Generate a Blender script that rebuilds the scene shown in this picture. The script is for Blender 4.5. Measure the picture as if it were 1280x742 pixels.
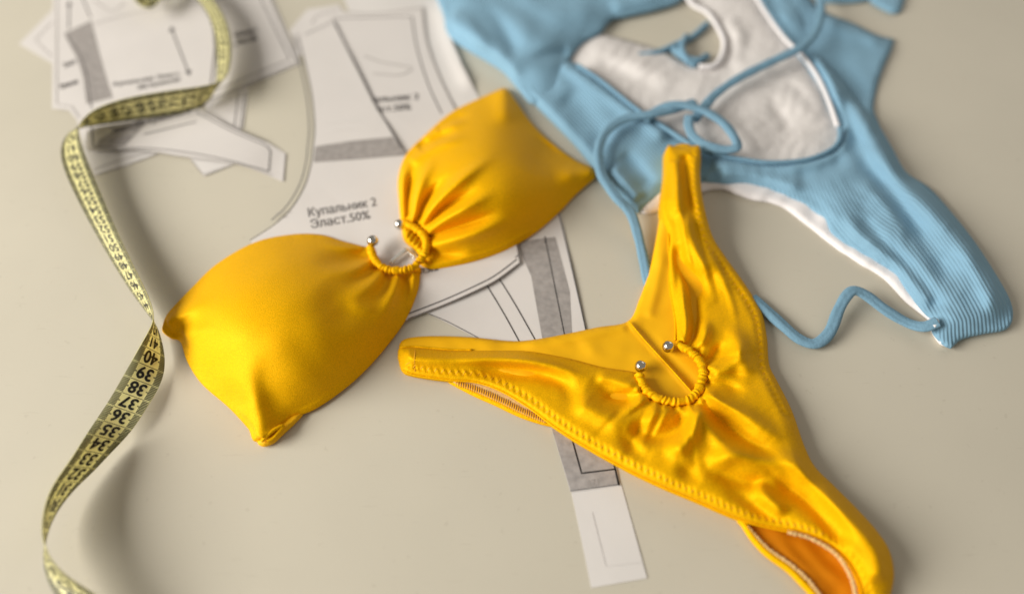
import bpy, bmesh, math, random
import numpy as np
from mathutils import Vector, Matrix
from mathutils.geometry import delaunay_2d_cdt

random.seed(4)
RNG = np.random.RandomState(7)
for o in list(bpy.data.objects):
    bpy.data.objects.remove(o)
S = bpy.context.scene
C = S.collection

# ---------------------------------------------------------------- camera
TH = math.radians(52.0)      # pitch below the horizon
FPX = 1080.0                 # focal length in pixels of a 1280 wide picture
CAMH = 0.363                 # camera height over the table, metres
CX, CY = 640.0, 371.0
CAM = np.array([0.0, -CAMH / math.tan(TH), CAMH])
cam = bpy.data.objects.new('camera', bpy.data.cameras.new('camera'))
C.objects.link(cam)
cam.location = CAM
cam.rotation_euler = (math.radians(90) - TH, 0, 0)
cam.data.sensor_width = 36.0
cam.data.lens = 36.0 * FPX / 1280.0
cam.data.clip_start = 0.01
cam.data.clip_end = 50.0
cam.data.dof.use_dof = True
cam.data.dof.focus_distance = 0.424
cam.data.dof.aperture_fstop = 2.5
S.camera = cam

# ---------------------------------------------------------------- light
W = bpy.data.worlds.new("World")
S.world = W
W.use_nodes = True
W.node_tree.nodes['Background'].inputs[0].default_value = (1.0, 0.92, 0.80, 1)
W.node_tree.nodes['Background'].inputs[1].default_value = 0.29


def area(name, loc, target, sx, sy, power, col):
    l = bpy.data.lights.new(name, 'AREA')
    l.shape = 'RECTANGLE'
    l.size, l.size_y, l.energy, l.color = sx, sy, power, col
    o = bpy.data.objects.new(name, l)
    C.objects.link(o)
    o.location = loc
    o.rotation_euler = (Vector(target) - Vector(loc)).to_track_quat('-Z', 'Y').to_euler()
    return o


area('window_light', (-1.60, -0.42, 0.84), (0.0, 0.0, 0), 1.3, 0.85, 62.0, (1.0, 0.965, 0.89))
area('room_light', (0.9, 1.2, 0.9), (0.2, 0.1, 0), 0.9, 0.6, 2.2, (1.0, 0.95, 0.88))

S.view_settings.view_transform = 'Standard'
S.view_settings.look = 'None'
S.view_settings.exposure = 0.0
S.view_settings.gamma = 1.0
S.view_settings.use_curve_mapping = False


# ---------------------------------------------------------------- geometry helpers
def P(x, y, z):
    """point on the level z metres over the table seen at photo position x, y (arrays allowed)"""
    x = np.asarray(x, float); y = np.asarray(y, float); z = np.asarray(z, float)
    u = (x - CX) / FPX
    v = (y - CY) / FPX
    dx = u
    dy = math.cos(TH) - v * math.sin(TH)
    dz = -math.sin(TH) - v * math.cos(TH)
    t = (z - CAM[2]) / dz
    return np.stack([CAM[0] + dx * t, CAM[1] + dy * t, np.broadcast_to(z, dx.shape) + 0 * t], -1)


def catmull(pts, closed=True, step=3.0, sharp=()):
    """smooth curve through the points; indices in sharp stay corners"""
    p = np.array(pts, float)
    n = len(p)
    out = []
    segs = n if closed else n - 1
    for i in range(segs):
        p1, p2 = p[i], p[(i + 1) % n]
        p0 = p[(i - 1) % n] if (closed or i > 0) else p1
        p3 = p[(i + 2) % n] if (closed or i + 2 < n) else p2
        m1 = (p2 - p0) * 0.5
        m2 = (p3 - p1) * 0.5
        L = np.linalg.norm(p2[:2] - p1[:2])
        if i in sharp:
            m1 = p2 - p1
        if ((i + 1) % n) in sharp:
            m2 = p2 - p1
        for m in (m1, m2):
            k = np.linalg.norm(m[:2])
            if k > 1.3 * L:
                m *= 1.3 * L / max(k, 1e-9)
        k = max(1, int(round(L / step)))
        for j in range(k):
            t = j / k
            out.append((2 * t**3 - 3 * t**2 + 1) * p1 + (t**3 - 2 * t**2 + t) * m1 + (-2 * t**3 + 3 * t**2) * p2 + (t**3 - t**2) * m2)
    if not closed:
        out.append(p[-1])
    return np.array(out)


def dist_poly(q, poly, closed=False):
    """distance, arc parameter in pixels and signed side of points q to a polyline"""
    poly = np.asarray(poly, float)[:, :2]
    a = poly
    b = np.roll(poly, -1, 0)
    if not closed:
        a, b = a[:-1], b[:-1]
    ab = b - a
    L = np.maximum(np.linalg.norm(ab, axis=1), 1e-9)
    cum = np.concatenate([[0], np.cumsum(L)[:-1]])
    best = np.full(len(q), 1e9)
    par = np.zeros(len(q))
    side = np.zeros(len(q))
    for i in range(len(a)):
        ap = q - a[i]
        t = np.clip((ap @ ab[i]) / (L[i] ** 2), 0, 1)
        d = np.linalg.norm(ap - t[:, None] * ab[i], axis=1)
        m = d < best
        best[m] = d[m]
        par[m] = cum[i] + t[m] * L[i]
        side[m] = np.sign(ab[i][0] * ap[m, 1] - ab[i][1] * ap[m, 0])
    return best, par, side, cum[-1] + L[-1]


def inside(q, poly):
    x, y = q[:, 0], q[:, 1]
    c = np.zeros(len(q), bool)
    n = len(poly)
    for i in range(n):
        x1, y1 = poly[i][:2]
        x2, y2 = poly[(i + 1) % n][:2]
        if y1 == y2:
            continue
        m = ((y1 > y) != (y2 > y)) & (x < (x2 - x1) * (y - y1) / (y2 - y1) + x1)
        c ^= m
    return c


WK = [1.0]


def fold(pts, amp, w, w2=None, t0=0.25, t1=0.25):
    """a ridge (amp > 0, millimetres) or a valley along a line; w, w2 widths in pixels left / right of it"""
    line = catmull(pts, closed=False, step=6)

    def f(q):
        d, par, side, L = dist_poly(q, line)
        ww = np.where(side > 0, w2 or w, w)
        t = par / L
        tap = np.clip(t / max(t0, 1e-6), 0, 1) * np.clip((1 - t) / max(t1, 1e-6), 0, 1)
        tap = tap * tap * (3 - 2 * tap)
        return amp * np.exp(-(d / (ww * WK[0])) ** 2) * tap
    return f


def waves(seed, scale, amp, ang=None, spread=math.pi):
    r = np.random.RandomState(seed)
    ks = []
    for i in range(9):
        a = (ang if ang is not None else 0) + (r.rand() - .5) * spread
        k = (2 * math.pi / scale) * (0.5 + 1.3 * r.rand())
        ks.append((k * math.cos(a), k * math.sin(a), r.rand() * 6.28, 1 / (0.5 + 1.3 * r.rand())))

    def f(q):
        s = 0
        wx = q[:, 0] + 0.25 * scale * np.sin(q[:, 1] / scale * 2.1 + seed)
        wy = q[:, 1] + 0.25 * scale * np.sin(q[:, 0] / scale * 1.7 + seed * 2)
        for kx, ky, ph, w in ks:
            s = s + w * np.sin(kx * wx + ky * wy + ph)
        return amp * s / 4.0
    return f


MATS = {}


def set_in(b, name, v):
    if name in b.inputs:
        b.inputs[name].default_value = v


def mat(name, col, rough=0.5, spec=0.5, metal=0.0, sheen=0.0, sss=0.0, trans=0.0, aniso=0.0, var=0.0, var_scale=20.0,
        bump=(), rib=None, col2=None, sheen_rough=0.4, sheen_tint=None, ior=1.45, spec_tint=None):
    m = bpy.data.materials.new(name)
    m.use_nodes = True
    nt = m.node_tree
    b = nt.nodes['Principled BSDF']
    b.inputs['Base Color'].default_value = (*col, 1)
    b.inputs['Roughness'].default_value = rough
    set_in(b, 'Specular IOR Level', spec)
    b.inputs['Metallic'].default_value = metal
    set_in(b, 'Sheen Weight', sheen)
    set_in(b, 'Sheen Roughness', sheen_rough)
    if spec_tint:
        set_in(b, 'Specular Tint', (*spec_tint, 1))
    if sheen_tint:
        set_in(b, 'Sheen Tint', (*sheen_tint, 1))
    set_in(b, 'Transmission Weight', trans)
    set_in(b, 'IOR', ior)
    set_in(b, 'Anisotropic', aniso)
    if sss:
        set_in(b, 'Subsurface Weight', sss)
        set_in(b, 'Subsurface Radius', (1.0, 0.6, 0.15))
        set_in(b, 'Subsurface Scale', 0.002)
    tc = nt.nodes.new('ShaderNodeTexCoord')
    if var:
        n = nt.nodes.new('ShaderNodeTexNoise')
        n.inputs['Scale'].default_value = var_scale
        n.inputs['Detail'].default_value = 6
        nt.links.new(tc.outputs['Object'], n.inputs['Vector'])
        r = nt.nodes.new('ShaderNodeMapRange')
        r.inputs[1].default_value = 0.3
        r.inputs[2].default_value = 0.7
        nt.links.new(n.outputs['Fac'], r.inputs[0])
        mx = nt.nodes.new('ShaderNodeMix')
        mx.data_type = 'RGBA'
        c2 = col2 or tuple(c * (1 - var) for c in col)
        mx.inputs[6].default_value = (*col, 1)
        mx.inputs[7].default_value = (*c2, 1)
        nt.links.new(r.outputs[0], mx.inputs[0])
        nt.links.new(mx.outputs[2], b.inputs['Base Color'])
    last = None
    for (kind, sc, st, ds) in bump:
        if kind == 'noise':
            t = nt.nodes.new('ShaderNodeTexNoise')
            t.inputs['Scale'].default_value = sc
            t.inputs['Detail'].default_value = 4
            nt.links.new(tc.outputs['Object'], t.inputs['Vector'])
            out = t.outputs['Fac']
        elif kind == 'weave':
            mp = nt.nodes.new('ShaderNodeMapping')
            mp.inputs['Rotation'].default_value = (0, 0, 0.6)
            nt.links.new(tc.outputs['Object'], mp.inputs['Vector'])
            outs = []
            for d in ('X', 'Y'):
                t = nt.nodes.new('ShaderNodeTexWave')
                t.bands_direction = d
                t.inputs['Scale'].default_value = sc
                t.inputs['Distortion'].default_value = 0.6
                t.inputs['Detail Scale'].default_value = 2.0
                nt.links.new(mp.outputs[0], t.inputs['Vector'])
                outs.append(t.outputs['Fac'])
            a = nt.nodes.new('ShaderNodeMath')
            a.operation = 'MULTIPLY'
            nt.links.new(outs[0], a.inputs[0])
            nt.links.new(outs[1], a.inputs[1])
            out = a.outputs[0]
        elif kind == 'rib':
            t = nt.nodes.new('ShaderNodeAttribute')
            t.attribute_name = 'rib'
            n = nt.nodes.new('ShaderNodeTexNoise')
            n.inputs['Scale'].default_value = 60
            nt.links.new(tc.outputs['Object'], n.inputs['Vector'])
            a0 = nt.nodes.new('ShaderNodeMath'); a0.operation = 'MULTIPLY_ADD'
            nt.links.new(n.outputs['Fac'], a0.inputs[0])
            a0.inputs[1].default_value = 0.0012
            nt.links.new(t.outputs['Fac'], a0.inputs[2])
            a = nt.nodes.new('ShaderNodeMath'); a.operation = 'MULTIPLY'
            nt.links.new(a0.outputs[0], a.inputs[0])
            a.inputs[1].default_value = 2 * math.pi / sc
            s = nt.nodes.new('ShaderNodeMath'); s.operation = 'SINE'
            nt.links.new(a.outputs[0], s.inputs[0])
            aa = nt.nodes.new('ShaderNodeMath'); aa.operation = 'MULTIPLY_ADD'
            nt.links.new(s.outputs[0], aa.inputs[0])
            aa.inputs[1].default_value = 0.5
            aa.inputs[2].default_value = 0.5
            out = aa.outputs[0]
        bp = nt.nodes.new('ShaderNodeBump')
        bp.inputs['Strength'].default_value = st
        bp.inputs['Distance'].default_value = ds
        nt.links.new(out, bp.inputs['Height'])
        if last:
            nt.links.new(last, bp.inputs['Normal'])
        last = bp.outputs['Normal']
    if last:
        nt.links.new(last, b.inputs['Normal'])
    MATS[name] = m
    return m


def srgb(r, g, b):
    def f(c):
        c /= 255.0
        return c / 12.92 if c <= 0.04045 else ((c + 0.055) / 1.055) ** 2.4
    return (f(r), f(g), f(b))


M_TABLE = mat('cream_laminate', (0.56, 0.52, 0.43), rough=0.40, spec=0.35, var=0.07, var_scale=9,
              bump=(('noise', 900, 0.06, 0.0004),))
def specks(m, amount=0.10):
    nt = m.node_tree
    b = nt.nodes['Principled BSDF']
    src = b.inputs['Base Color'].links[0].from_socket
    tc = nt.nodes.new('ShaderNodeTexCoord')
    fac = None
    for sc, lo, hi, st in ((230, 0.70, 0.74, (1, 1, 1)), (60, 0.71, 0.75, (1, 14, 1))):
        mp = nt.nodes.new('ShaderNodeMapping')
        mp.inputs['Scale'].default_value = st
        mp.inputs['Rotation'].default_value = (0, 0, 0.7)
        nt.links.new(tc.outputs['Object'], mp.inputs[0])
        n = nt.nodes.new('ShaderNodeTexNoise')
        n.inputs['Scale'].default_value = sc
        n.inputs['Detail'].default_value = 2
        nt.links.new(mp.outputs[0], n.inputs['Vector'])
        r = nt.nodes.new('ShaderNodeMapRange')
        r.inputs[1].default_value, r.inputs[2].default_value = lo, hi
        r.inputs[4].default_value = amount * 3
        nt.links.new(n.outputs['Fac'], r.inputs[0])
        mx = nt.nodes.new('ShaderNodeMix')
        mx.data_type = 'RGBA'
        nt.links.new(r.outputs[0], mx.inputs[0])
        nt.links.new(src, mx.inputs[6])
        mx.inputs[7].default_value = (0.30, 0.26, 0.2, 1)
        src = mx.outputs[2]
    nt.links.new(src, b.inputs['Base Color'])


specks(M_TABLE, 0.05)
M_YEL = mat('yellow_satin_knit', (0.90, 0.465, 0.002), rough=0.54, spec=0.28, metal=0.14, sheen=0.04, spec_tint=(1.0, 0.75, 0.12), sheen_rough=0.35, sheen_tint=(1, .8, .2),
            aniso=0.0, var=0.24, var_scale=1500, bump=(('noise', 1900, 0.8, 0.0003), ('weave', 420, 0.12, 0.0002)))
M_YEL_IN = mat('yellow_knit_inside', (0.86, 0.45, 0.003), rough=0.6, spec=0.25, var=0.08, var_scale=30,
               bump=(('noise', 2200, 0.2, 0.0003),))
M_ORANGE = mat('orange_lining_knit', (0.82, 0.27, 0.002), rough=0.6, spec=0.25, var=0.1, var_scale=30,
               bump=(('noise', 2200, 0.2, 0.0003),))
M_THREAD = mat('yellow_thread', (0.80, 0.40, 0.02), rough=0.55, spec=0.4)
M_OVERLOCK = mat('pale_overlock_thread', (0.80, 0.52, 0.22), rough=0.6, spec=0.3, var=0.3, var_scale=900)
M_BLUE = mat('blue_ribbed_knit', (0.215, 0.385, 0.52), rough=0.8, spec=0.15, sheen=0.3, sheen_rough=0.5, sheen_tint=(.6, .85, 1), var=0.08,
             var_scale=40, bump=(('rib', 0.0020, 0.6, 0.0005), ('noise', 1800, 0.3, 0.0003)))
M_BLUE_CORD = mat('blue_cord_knit', (0.18, 0.325, 0.44), rough=0.8, spec=0.15, sheen=0.3, sheen_tint=(.6, .85, 1),
                  var=0.12, var_scale=900, bump=(('noise', 1100, 0.6, 0.0006), ('noise', 250, 0.3, 0.0015)))
M_WHITE = mat('white_mesh_lining', (0.74, 0.705, 0.69), rough=0.92, spec=0.08, sheen=0.0, var=0.06, var_scale=40,
              bump=(('noise', 1500, 0.4, 0.0004), ('noise', 160, 0.35, 0.002)))
M_WHITE_EDGE = mat('white_elastic', (0.80, 0.77, 0.78), rough=0.7, spec=0.2, bump=(('noise', 1500, 0.3, 0.0003),))
M_PAPER = mat('pattern_paper', (0.655, 0.62, 0.60), rough=0.62, spec=0.3, var=0.05, var_scale=25, bump=(('noise', 90, 0.15, 0.0006),))
M_PAPER2 = mat('bright_paper', (0.68, 0.65, 0.63), rough=0.62, spec=0.3, var=0.04, var_scale=25, bump=(('noise', 90, 0.15, 0.0006),))
M_INK = mat('grey_ink', (0.13, 0.12, 0.12), rough=0.7, spec=0.2)
M_INK_B = mat('black_ink', (0.03, 0.028, 0.028), rough=0.6, spec=0.2)
M_FAINT = mat('faint_ink', (0.36, 0.335, 0.32), rough=0.7, spec=0.2)
M_BAND = mat('grey_toner_band', (0.27, 0.25, 0.24), rough=0.65, spec=0.2, var=0.4, var_scale=260, col2=(0.37, 0.34, 0.325))
M_BAND_L = mat('pale_toner_band', (0.42, 0.39, 0.38), rough=0.65, spec=0.2, var=0.3, var_scale=260)
M_TAPE = mat('yellow_tape_vinyl', srgb(242, 236, 178), rough=0.38, spec=0.5, var=0.05, var_scale=80)
def translucent(m, col, fac):
    nt = m.node_tree
    b = nt.nodes['Principled BSDF']
    out = nt.nodes['Material Output']
    t = nt.nodes.new('ShaderNodeBsdfTranslucent')
    t.inputs['Color'].default_value = (*col, 1)
    mx = nt.nodes.new('ShaderNodeMixShader')
    mx.inputs[0].default_value = fac
    nt.links.new(b.outputs[0], mx.inputs[1])
    nt.links.new(t.outputs[0], mx.inputs[2])
    nt.links.new(mx.outputs[0], out.inputs['Surface'])


translucent(M_TAPE, srgb(245, 240, 188), 0.42)
translucent(M_ORANGE, (0.9, 0.35, 0.004), 0.25)
M_TAPE_INK = mat('tape_ink', (0.012, 0.012, 0.01), rough=0.5, spec=0.4)
M_METAL = mat('polished_bead_metal', (0.62, 0.60, 0.56), rough=0.14, metal=1.0)
M_CLEAR = mat('clear_plastic', (0.85, 0.85, 0.80), rough=0.12, trans=0.85, spec=0.5)


# ---------------------------------------------------------------- object helpers
def empty(name, loc, label, cat, group=None):
    o = bpy.data.objects.new(name, None)
    o.empty_display_size = 0.02
    C.objects.link(o)
    o.location = loc
    o['label'] = label
    o['category'] = cat
    if group:
        o['group'] = group
    return o


def mesh_obj(name, verts, faces, m, parent=None, smooth=True, label=None, kind=None, attrs=None):
    verts = np.asarray(verts, float)
    if parent is not None:
        off = np.array(root_loc(parent))
    else:
        off = verts.mean(0)
        off[2] = verts[:, 2].min()
    me = bpy.data.meshes.new(name)
    me.from_pydata((verts - off).tolist(), [], [tuple(int(i) for i in f) for f in faces])
    me.update()
    if smooth:
        me.polygons.foreach_set('use_smooth', [True] * len(me.polygons))
    if attrs:
        for k, v in attrs.items():
            a = me.attributes.new(k, 'FLOAT', 'POINT')
            a.data.foreach_set('value', np.asarray(v, np.float32))
    me.materials.append(m)
    o = bpy.data.objects.new(name, me)
    C.objects.link(o)
    if parent is not None:
        o.parent = parent
    else:
        o.location = off
    if label:
        o['label'] = label
    if kind:
        o['kind'] = kind
    return o


def root_loc(p):
    v = Vector((0, 0, 0))
    while p is not None:
        v = v + p.location
        p = p.parent
    return v


def tri_patch(outline, grid):
    """triangles filling a closed outline (photo pixels)"""
    o2 = outline[:, :2]
    x0, y0 = o2.min(0)
    x1, y1 = o2.max(0)
    pts = []
    row = 0
    y = y0
    while y < y1:
        xs = np.arange(x0 + (grid / 2 if row % 2 else 0), x1, grid)
        pts.append(np.stack([xs, np.full_like(xs, y)], -1))
        y += grid * 0.866
        row += 1
    q = np.concatenate(pts)
    q = q[inside(q, o2)]
    if len(q):
        d = dist_poly(q, o2, True)[0]
        q = q[d > grid * 0.6]
    n = len(o2)
    allv = np.concatenate([o2, q])
    edges = [(i, (i + 1) % n) for i in range(n)]
    r = delaunay_2d_cdt([Vector(v) for v in allv], edges, [], 1, 1e-4)
    v = np.array([(a.x, a.y) for a in r[0]])
    orig = [list(a) for a in r[3]]
    tris = []
    for f in r[2]:
        f = list(f)
        a, b, c = v[f[0]], v[f[1]], v[f[2]]
        cr = (b[0] - a[0]) * (c[1] - a[1]) - (b[1] - a[1]) * (c[0] - a[0])
        if cr > 0:
            f = f[::-1]
        tris.append(f)
    back = {}
    for i, lst in enumerate(orig):
        for k in lst:
            back[k] = i
    rim = [back[i] for i in range(n) if i in back]
    rim2 = []
    for r_ in rim:
        if not rim2 or rim2[-1] != r_:
            rim2.append(r_)
    return v, tris, rim2


def cloth(name, pts, hfun, m, parent, grid=3.0, base=0.3, inset=0.5, smooth_outline=True, sharp=(), rib=None, label=None,
          kind=None, rim_steps=((0.55, -0.10), (0.0, 0.6))):
    """a piece of fabric: filled outline, height in mm over the table from hfun(points, distance to edge); its rim rolls under"""
    out = catmull(pts, True, grid, sharp) if smooth_outline else np.array(pts, float)
    v, tris, rim = tri_patch(out, grid)
    d = dist_poly(v, out, True)[0]
    z = hfun(v, d)
    if isinstance(z, tuple):
        zb_, zd_, zmin, its = z
        zb_ = np.array(zb_, float)
        T = np.array(tris)
        E = np.concatenate([T[:, [0, 1]], T[:, [1, 2]], T[:, [2, 0]]])
        E = np.concatenate([E, E[:, ::-1]])
        cnt = np.bincount(E[:, 0], minlength=len(v))
        fix = np.zeros(len(v), bool)
        fix[rim] = True
        for _ in range(its):
            av = np.bincount(E[:, 0], weights=zb_[E[:, 1]], minlength=len(v)) / np.maximum(cnt, 1)
            zb_ = np.where(fix, zb_, av)
        z = np.maximum(zb_ + zd_, zmin)
    z = z * 1e-3
    W3 = P(v[:, 0], v[:, 1], z)
    verts = list(W3)
    faces = list(tris)
    ribs = None
    if rib is not None:
        ribs = list(rib(v))
    # rolled rim
    n = len(rim)
    ring = W3[rim]
    tang = np.roll(ring, -1, 0) - np.roll(ring, 1, 0)
    area2 = np.sum(ring[:, 0] * np.roll(ring[:, 1], -1) - np.roll(ring[:, 0], -1) * ring[:, 1])
    sgn = 1 if area2 > 0 else -1
    nrm = np.stack([tang[:, 1], -tang[:, 0]], -1) * sgn
    nrm /= np.maximum(np.linalg.norm(nrm, axis=1)[:, None], 1e-9)
    prev = list(rim)
    zb = ring[:, 2]
    for (kz, ins) in rim_steps:
        zz = base * 1e-3 + (zb - base * 1e-3) * kz
        hgt = np.minimum((zb - base * 1e-3), 0.006)
        new = np.concatenate([ring[:, :2] - nrm * (ins * hgt)[:, None], zz[:, None]], 1)
        i0 = len(verts)
        verts.extend(list(new))
        if ribs is not None:
            ribs.extend([ribs[i] for i in rim])
        cur = list(range(i0, i0 + n))
        for i in range(n):
            j = (i + 1) % n
            f = (prev[i], cur[i], cur[j], prev[j])
            if sgn > 0:
                f = f[::-1]
            faces.append(f[::-1] if sgn > 0 else f)
        prev = cur
    ob = mesh_obj(name, verts, faces, m, parent, True, label, kind, {'rib': ribs} if ribs is not None else None)
    bm = bmesh.new(); bm.from_mesh(ob.data)
    bmesh.ops.recalc_face_normals(bm, faces=bm.faces)
    up = sum(f.normal.z * f.calc_area() for f in bm.faces if len(f.verts) == 3)
    if up < 0:
        bmesh.ops.reverse_faces(bm, faces=bm.faces)
    bm.to_mesh(ob.data); bm.free()
    return ob


def world_tube(path, rad, seg=10, flat=1.0, caps=True):
    """verts, faces of a tube round a world path; rad scalar or array; flat squashes it vertically"""
    p = np.asarray(path, float)
    n = len(p)
    rad = np.asarray(rad, float)
    rad = np.broadcast_to(rad[:, None] if rad.ndim == 1 else rad, (n, seg))
    t = np.gradient(p, axis=0)
    t /= np.maximum(np.linalg.norm(t, axis=1)[:, None], 1e-9)
    up = np.array([0, 0, 1.0])
    side = np.cross(t, up)
    L = np.linalg.norm(side, axis=1)[:, None]
    side = np.where(L > 1e-3, side / np.maximum(L, 1e-9), np.array([1.0, 0, 0]))
    nor = np.cross(side, t)
    verts = []
    for i in range(n):
        for k in range(seg):
            a = 2 * math.pi * k / seg
            verts.append(p[i] + rad[i, k] * (math.cos(a) * side[i] + math.sin(a) * flat * nor[i]))
    faces = []
    for i in range(n - 1):
        for k in range(seg):
            k2 = (k + 1) % seg
            faces.append((i * seg + k, i * seg + k2, (i + 1) * seg + k2, (i + 1) * seg + k))
    if caps:
        faces.append(tuple(range(seg))[::-1])
        faces.append(tuple((n - 1) * seg + k for k in range(seg)))
    return np.array(verts), faces


def px_tube(name, pts, zs, rad, m, parent, step=3, seg=10, flat=1.0, ripple=None, label=None, kind=None, groove=0.0):
    """tube along photo points; zs in mm per point, rad in mm"""
    a = np.array([(p[0], p[1], z) for p, z in zip(pts, np.broadcast_to(zs, (len(pts),)))], float)
    c = catmull(a, False, step)
    path = P(c[:, 0], c[:, 1], c[:, 2] * 1e-3)
    arc = np.concatenate([[0], np.cumsum(np.linalg.norm(np.diff(path, axis=0), axis=1))]) * 1e3
    r = np.full(len(path), rad, float)
    if ripple:
        per, amp, sd = ripple
        rr = np.random.RandomState(sd)
        ph = arc / per * 2 * math.pi + 1.9 * np.sin(arc / per * 1.3 + sd) + 1.1 * np.sin(arc / per * 2.9 + sd * 2)
        an = np.arange(seg) / seg * 2 * math.pi
        ph2 = ph[:, None] + 1.1 * np.sin(an + sd)[None, :] + 0.7 * np.sin(2 * an + arc[:, None] / per)
        r = r[:, None] * (1 + amp * np.sin(ph2) + amp * 0.5 * np.sin(ph2 * 0.53 + 1 + 1.5 * np.sin(an)[None, :]))
    if groove:
        an = np.arange(seg) / seg * 2 * math.pi
        off = 0.5 * np.sin(arc / 37.0 + len(pts))
        dd = (an[None, :] - math.pi / 2 - off[:, None] + math.pi) % (2 * math.pi) - math.pi
        rr_ = 1 + 0.07 * np.sin(arc / 9.0) * np.sin(arc / 23.0 + 1) + 0.03 * np.sin(arc / 2.3)
        r = (r * rr_)[:, None] * (1 - groove * np.exp(-(dd / 0.32) ** 2))
    v, f = world_tube(path, r * 1e-3, seg, flat)
    return mesh_obj(name, v, f, m, parent, True, label, kind)


def sphere(name, x, y, z, r, m, parent):
    bm = bmesh.new()
    bmesh.ops.create_uvsphere(bm, u_segments=28, v_segments=18, radius=r * 1e-3)
    c = P(x, y, z * 1e-3)
    v = np.array([list(q.co) for q in bm.verts]) + c
    f = [[q.index for q in fc.verts] for fc in bm.faces]
    bm.free()
    return mesh_obj(name, v, f, m, parent)


# ---------------------------------------------------------------- table
def make_table():
    n = 24
    xs = np.linspace(-1.2, 1.2, n)
    ys = np.linspace(-0.75, 1.1, n)
    v = [(x, y, 0) for y in ys for x in xs]
    f = [(j * n + i, j * n + i + 1, (j + 1) * n + i + 1, (j + 1) * n + i) for j in range(n - 1) for i in range(n - 1)]
    k = len(v)
    v += [(-1.2, -0.75, -.025), (1.2, -0.75, -.025), (1.2, 1.1, -.025), (-1.2, 1.1, -.025)]
    c = [0, n - 1, n * n - 1, n * (n - 1)]
    for i in range(4):
        j = (i + 1) % 4
        f.append((c[i], k + i, k + j, c[j]))
    f.append((k + 3, k + 2, k + 1, k))
    o = mesh_obj('table_top', v, f, M_TABLE, None, False)
    o['kind'] = 'structure'
    return o


make_table()

# ---------------------------------------------------------------- text
GLY = {}


def char_mesh(ch, weight):
    """one character as clean triangles: its outline filled by the nonzero rule"""
    key = (ch, weight)
    if key in GLY:
        return GLY[key]
    cu = bpy.data.curves.new('txt', 'FONT')
    cu.body = ch
    cu.size = 1.0
    cu.resolution_u = 3
    cu.offset = weight
    cu.fill_mode = 'NONE' if hasattr(cu, 'fill_mode') else cu.fill_mode
    o = bpy.data.objects.new('txt', cu)
    C.objects.link(o)
    dg = bpy.context.evaluated_depsgraph_get()
    me = bpy.data.meshes.new_from_object(o.evaluated_get(dg))
    v = np.array([tuple(q.co) for q in me.vertices])[:, :2] if len(me.vertices) else np.zeros((0, 2))
    e = [tuple(x.vertices) for x in me.edges]
    bpy.data.objects.remove(o)
    bpy.data.meshes.remove(me)
    bpy.data.curves.remove(cu)
    if not len(v):
        GLY[key] = (v, [])
        return GLY[key]
    # order the edges into loops, keeping the order the points come in
    nb = {}
    for a_, b_ in e:
        nb.setdefault(a_, []).append(b_)
        nb.setdefault(b_, []).append(a_)
    seen = set()
    loops = []
    for st in range(len(v)):
        if st in seen or st not in nb:
            continue
        lp = [st]
        seen.add(st)
        cur = st + 1 if st + 1 in nb[st] else nb[st][0]
        while cur not in seen:
            lp.append(cur)
            seen.add(cur)
            nx = [k for k in nb[cur] if k not in seen]
            if not nx:
                break
            cur = nx[0]
        loops.append(lp)
    ed = [(lp[i], lp[(i + 1) % len(lp)]) for lp in loops for i in range(len(lp))]
    r = delaunay_2d_cdt([Vector(p) for p in v], ed, [], 0, 1e-6)
    vv = np.array([(p.x, p.y) for p in r[0]])
    keep = []
    for f in r[2]:
        for k in range(1, len(f) - 1):
            t = (f[0], f[k], f[k + 1])
            c = vv[list(t)].mean(0)
            wn = 0
            for a_, b_ in ed:
                y1, y2 = v[a_][1], v[b_][1]
                if (y1 > c[1]) != (y2 > c[1]):
                    x = v[a_][0] + (c[1] - y1) / (y2 - y1) * (v[b_][0] - v[a_][0])
                    if x > c[0]:
                        wn += 1 if y2 > y1 else -1
            if wn != 0:
                keep.append(t)
    GLY[key] = (vv, keep)
    return GLY[key]


ADV = {}


def advance(ch):
    if ch not in ADV:
        w = []
        for body in ('|' + ch + '|', '||'):
            cu = bpy.data.curves.new('txt', 'FONT')
            cu.body = body
            o = bpy.data.objects.new('txt', cu)
            C.objects.link(o)
            me = bpy.data.meshes.new_from_object(o.evaluated_get(bpy.context.evaluated_depsgraph_get()))
            w.append(max(q.co.x for q in me.vertices))
            bpy.data.objects.remove(o)
            bpy.data.meshes.remove(me)
            bpy.data.curves.remove(cu)
        ADV[ch] = w[0] - w[1]
    return ADV[ch]


def glyphs(s, weight=0.0):
    V, F, x = [], [], 0.0
    for ch in s:
        v, f = char_mesh(ch, weight)
        n0 = len(V)
        V.extend([(p[0] + x, p[1]) for p in v])
        F.extend([tuple(i + n0 for i in t) for t in f])
        x += advance(ch)
    return np.array(V), F


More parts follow.
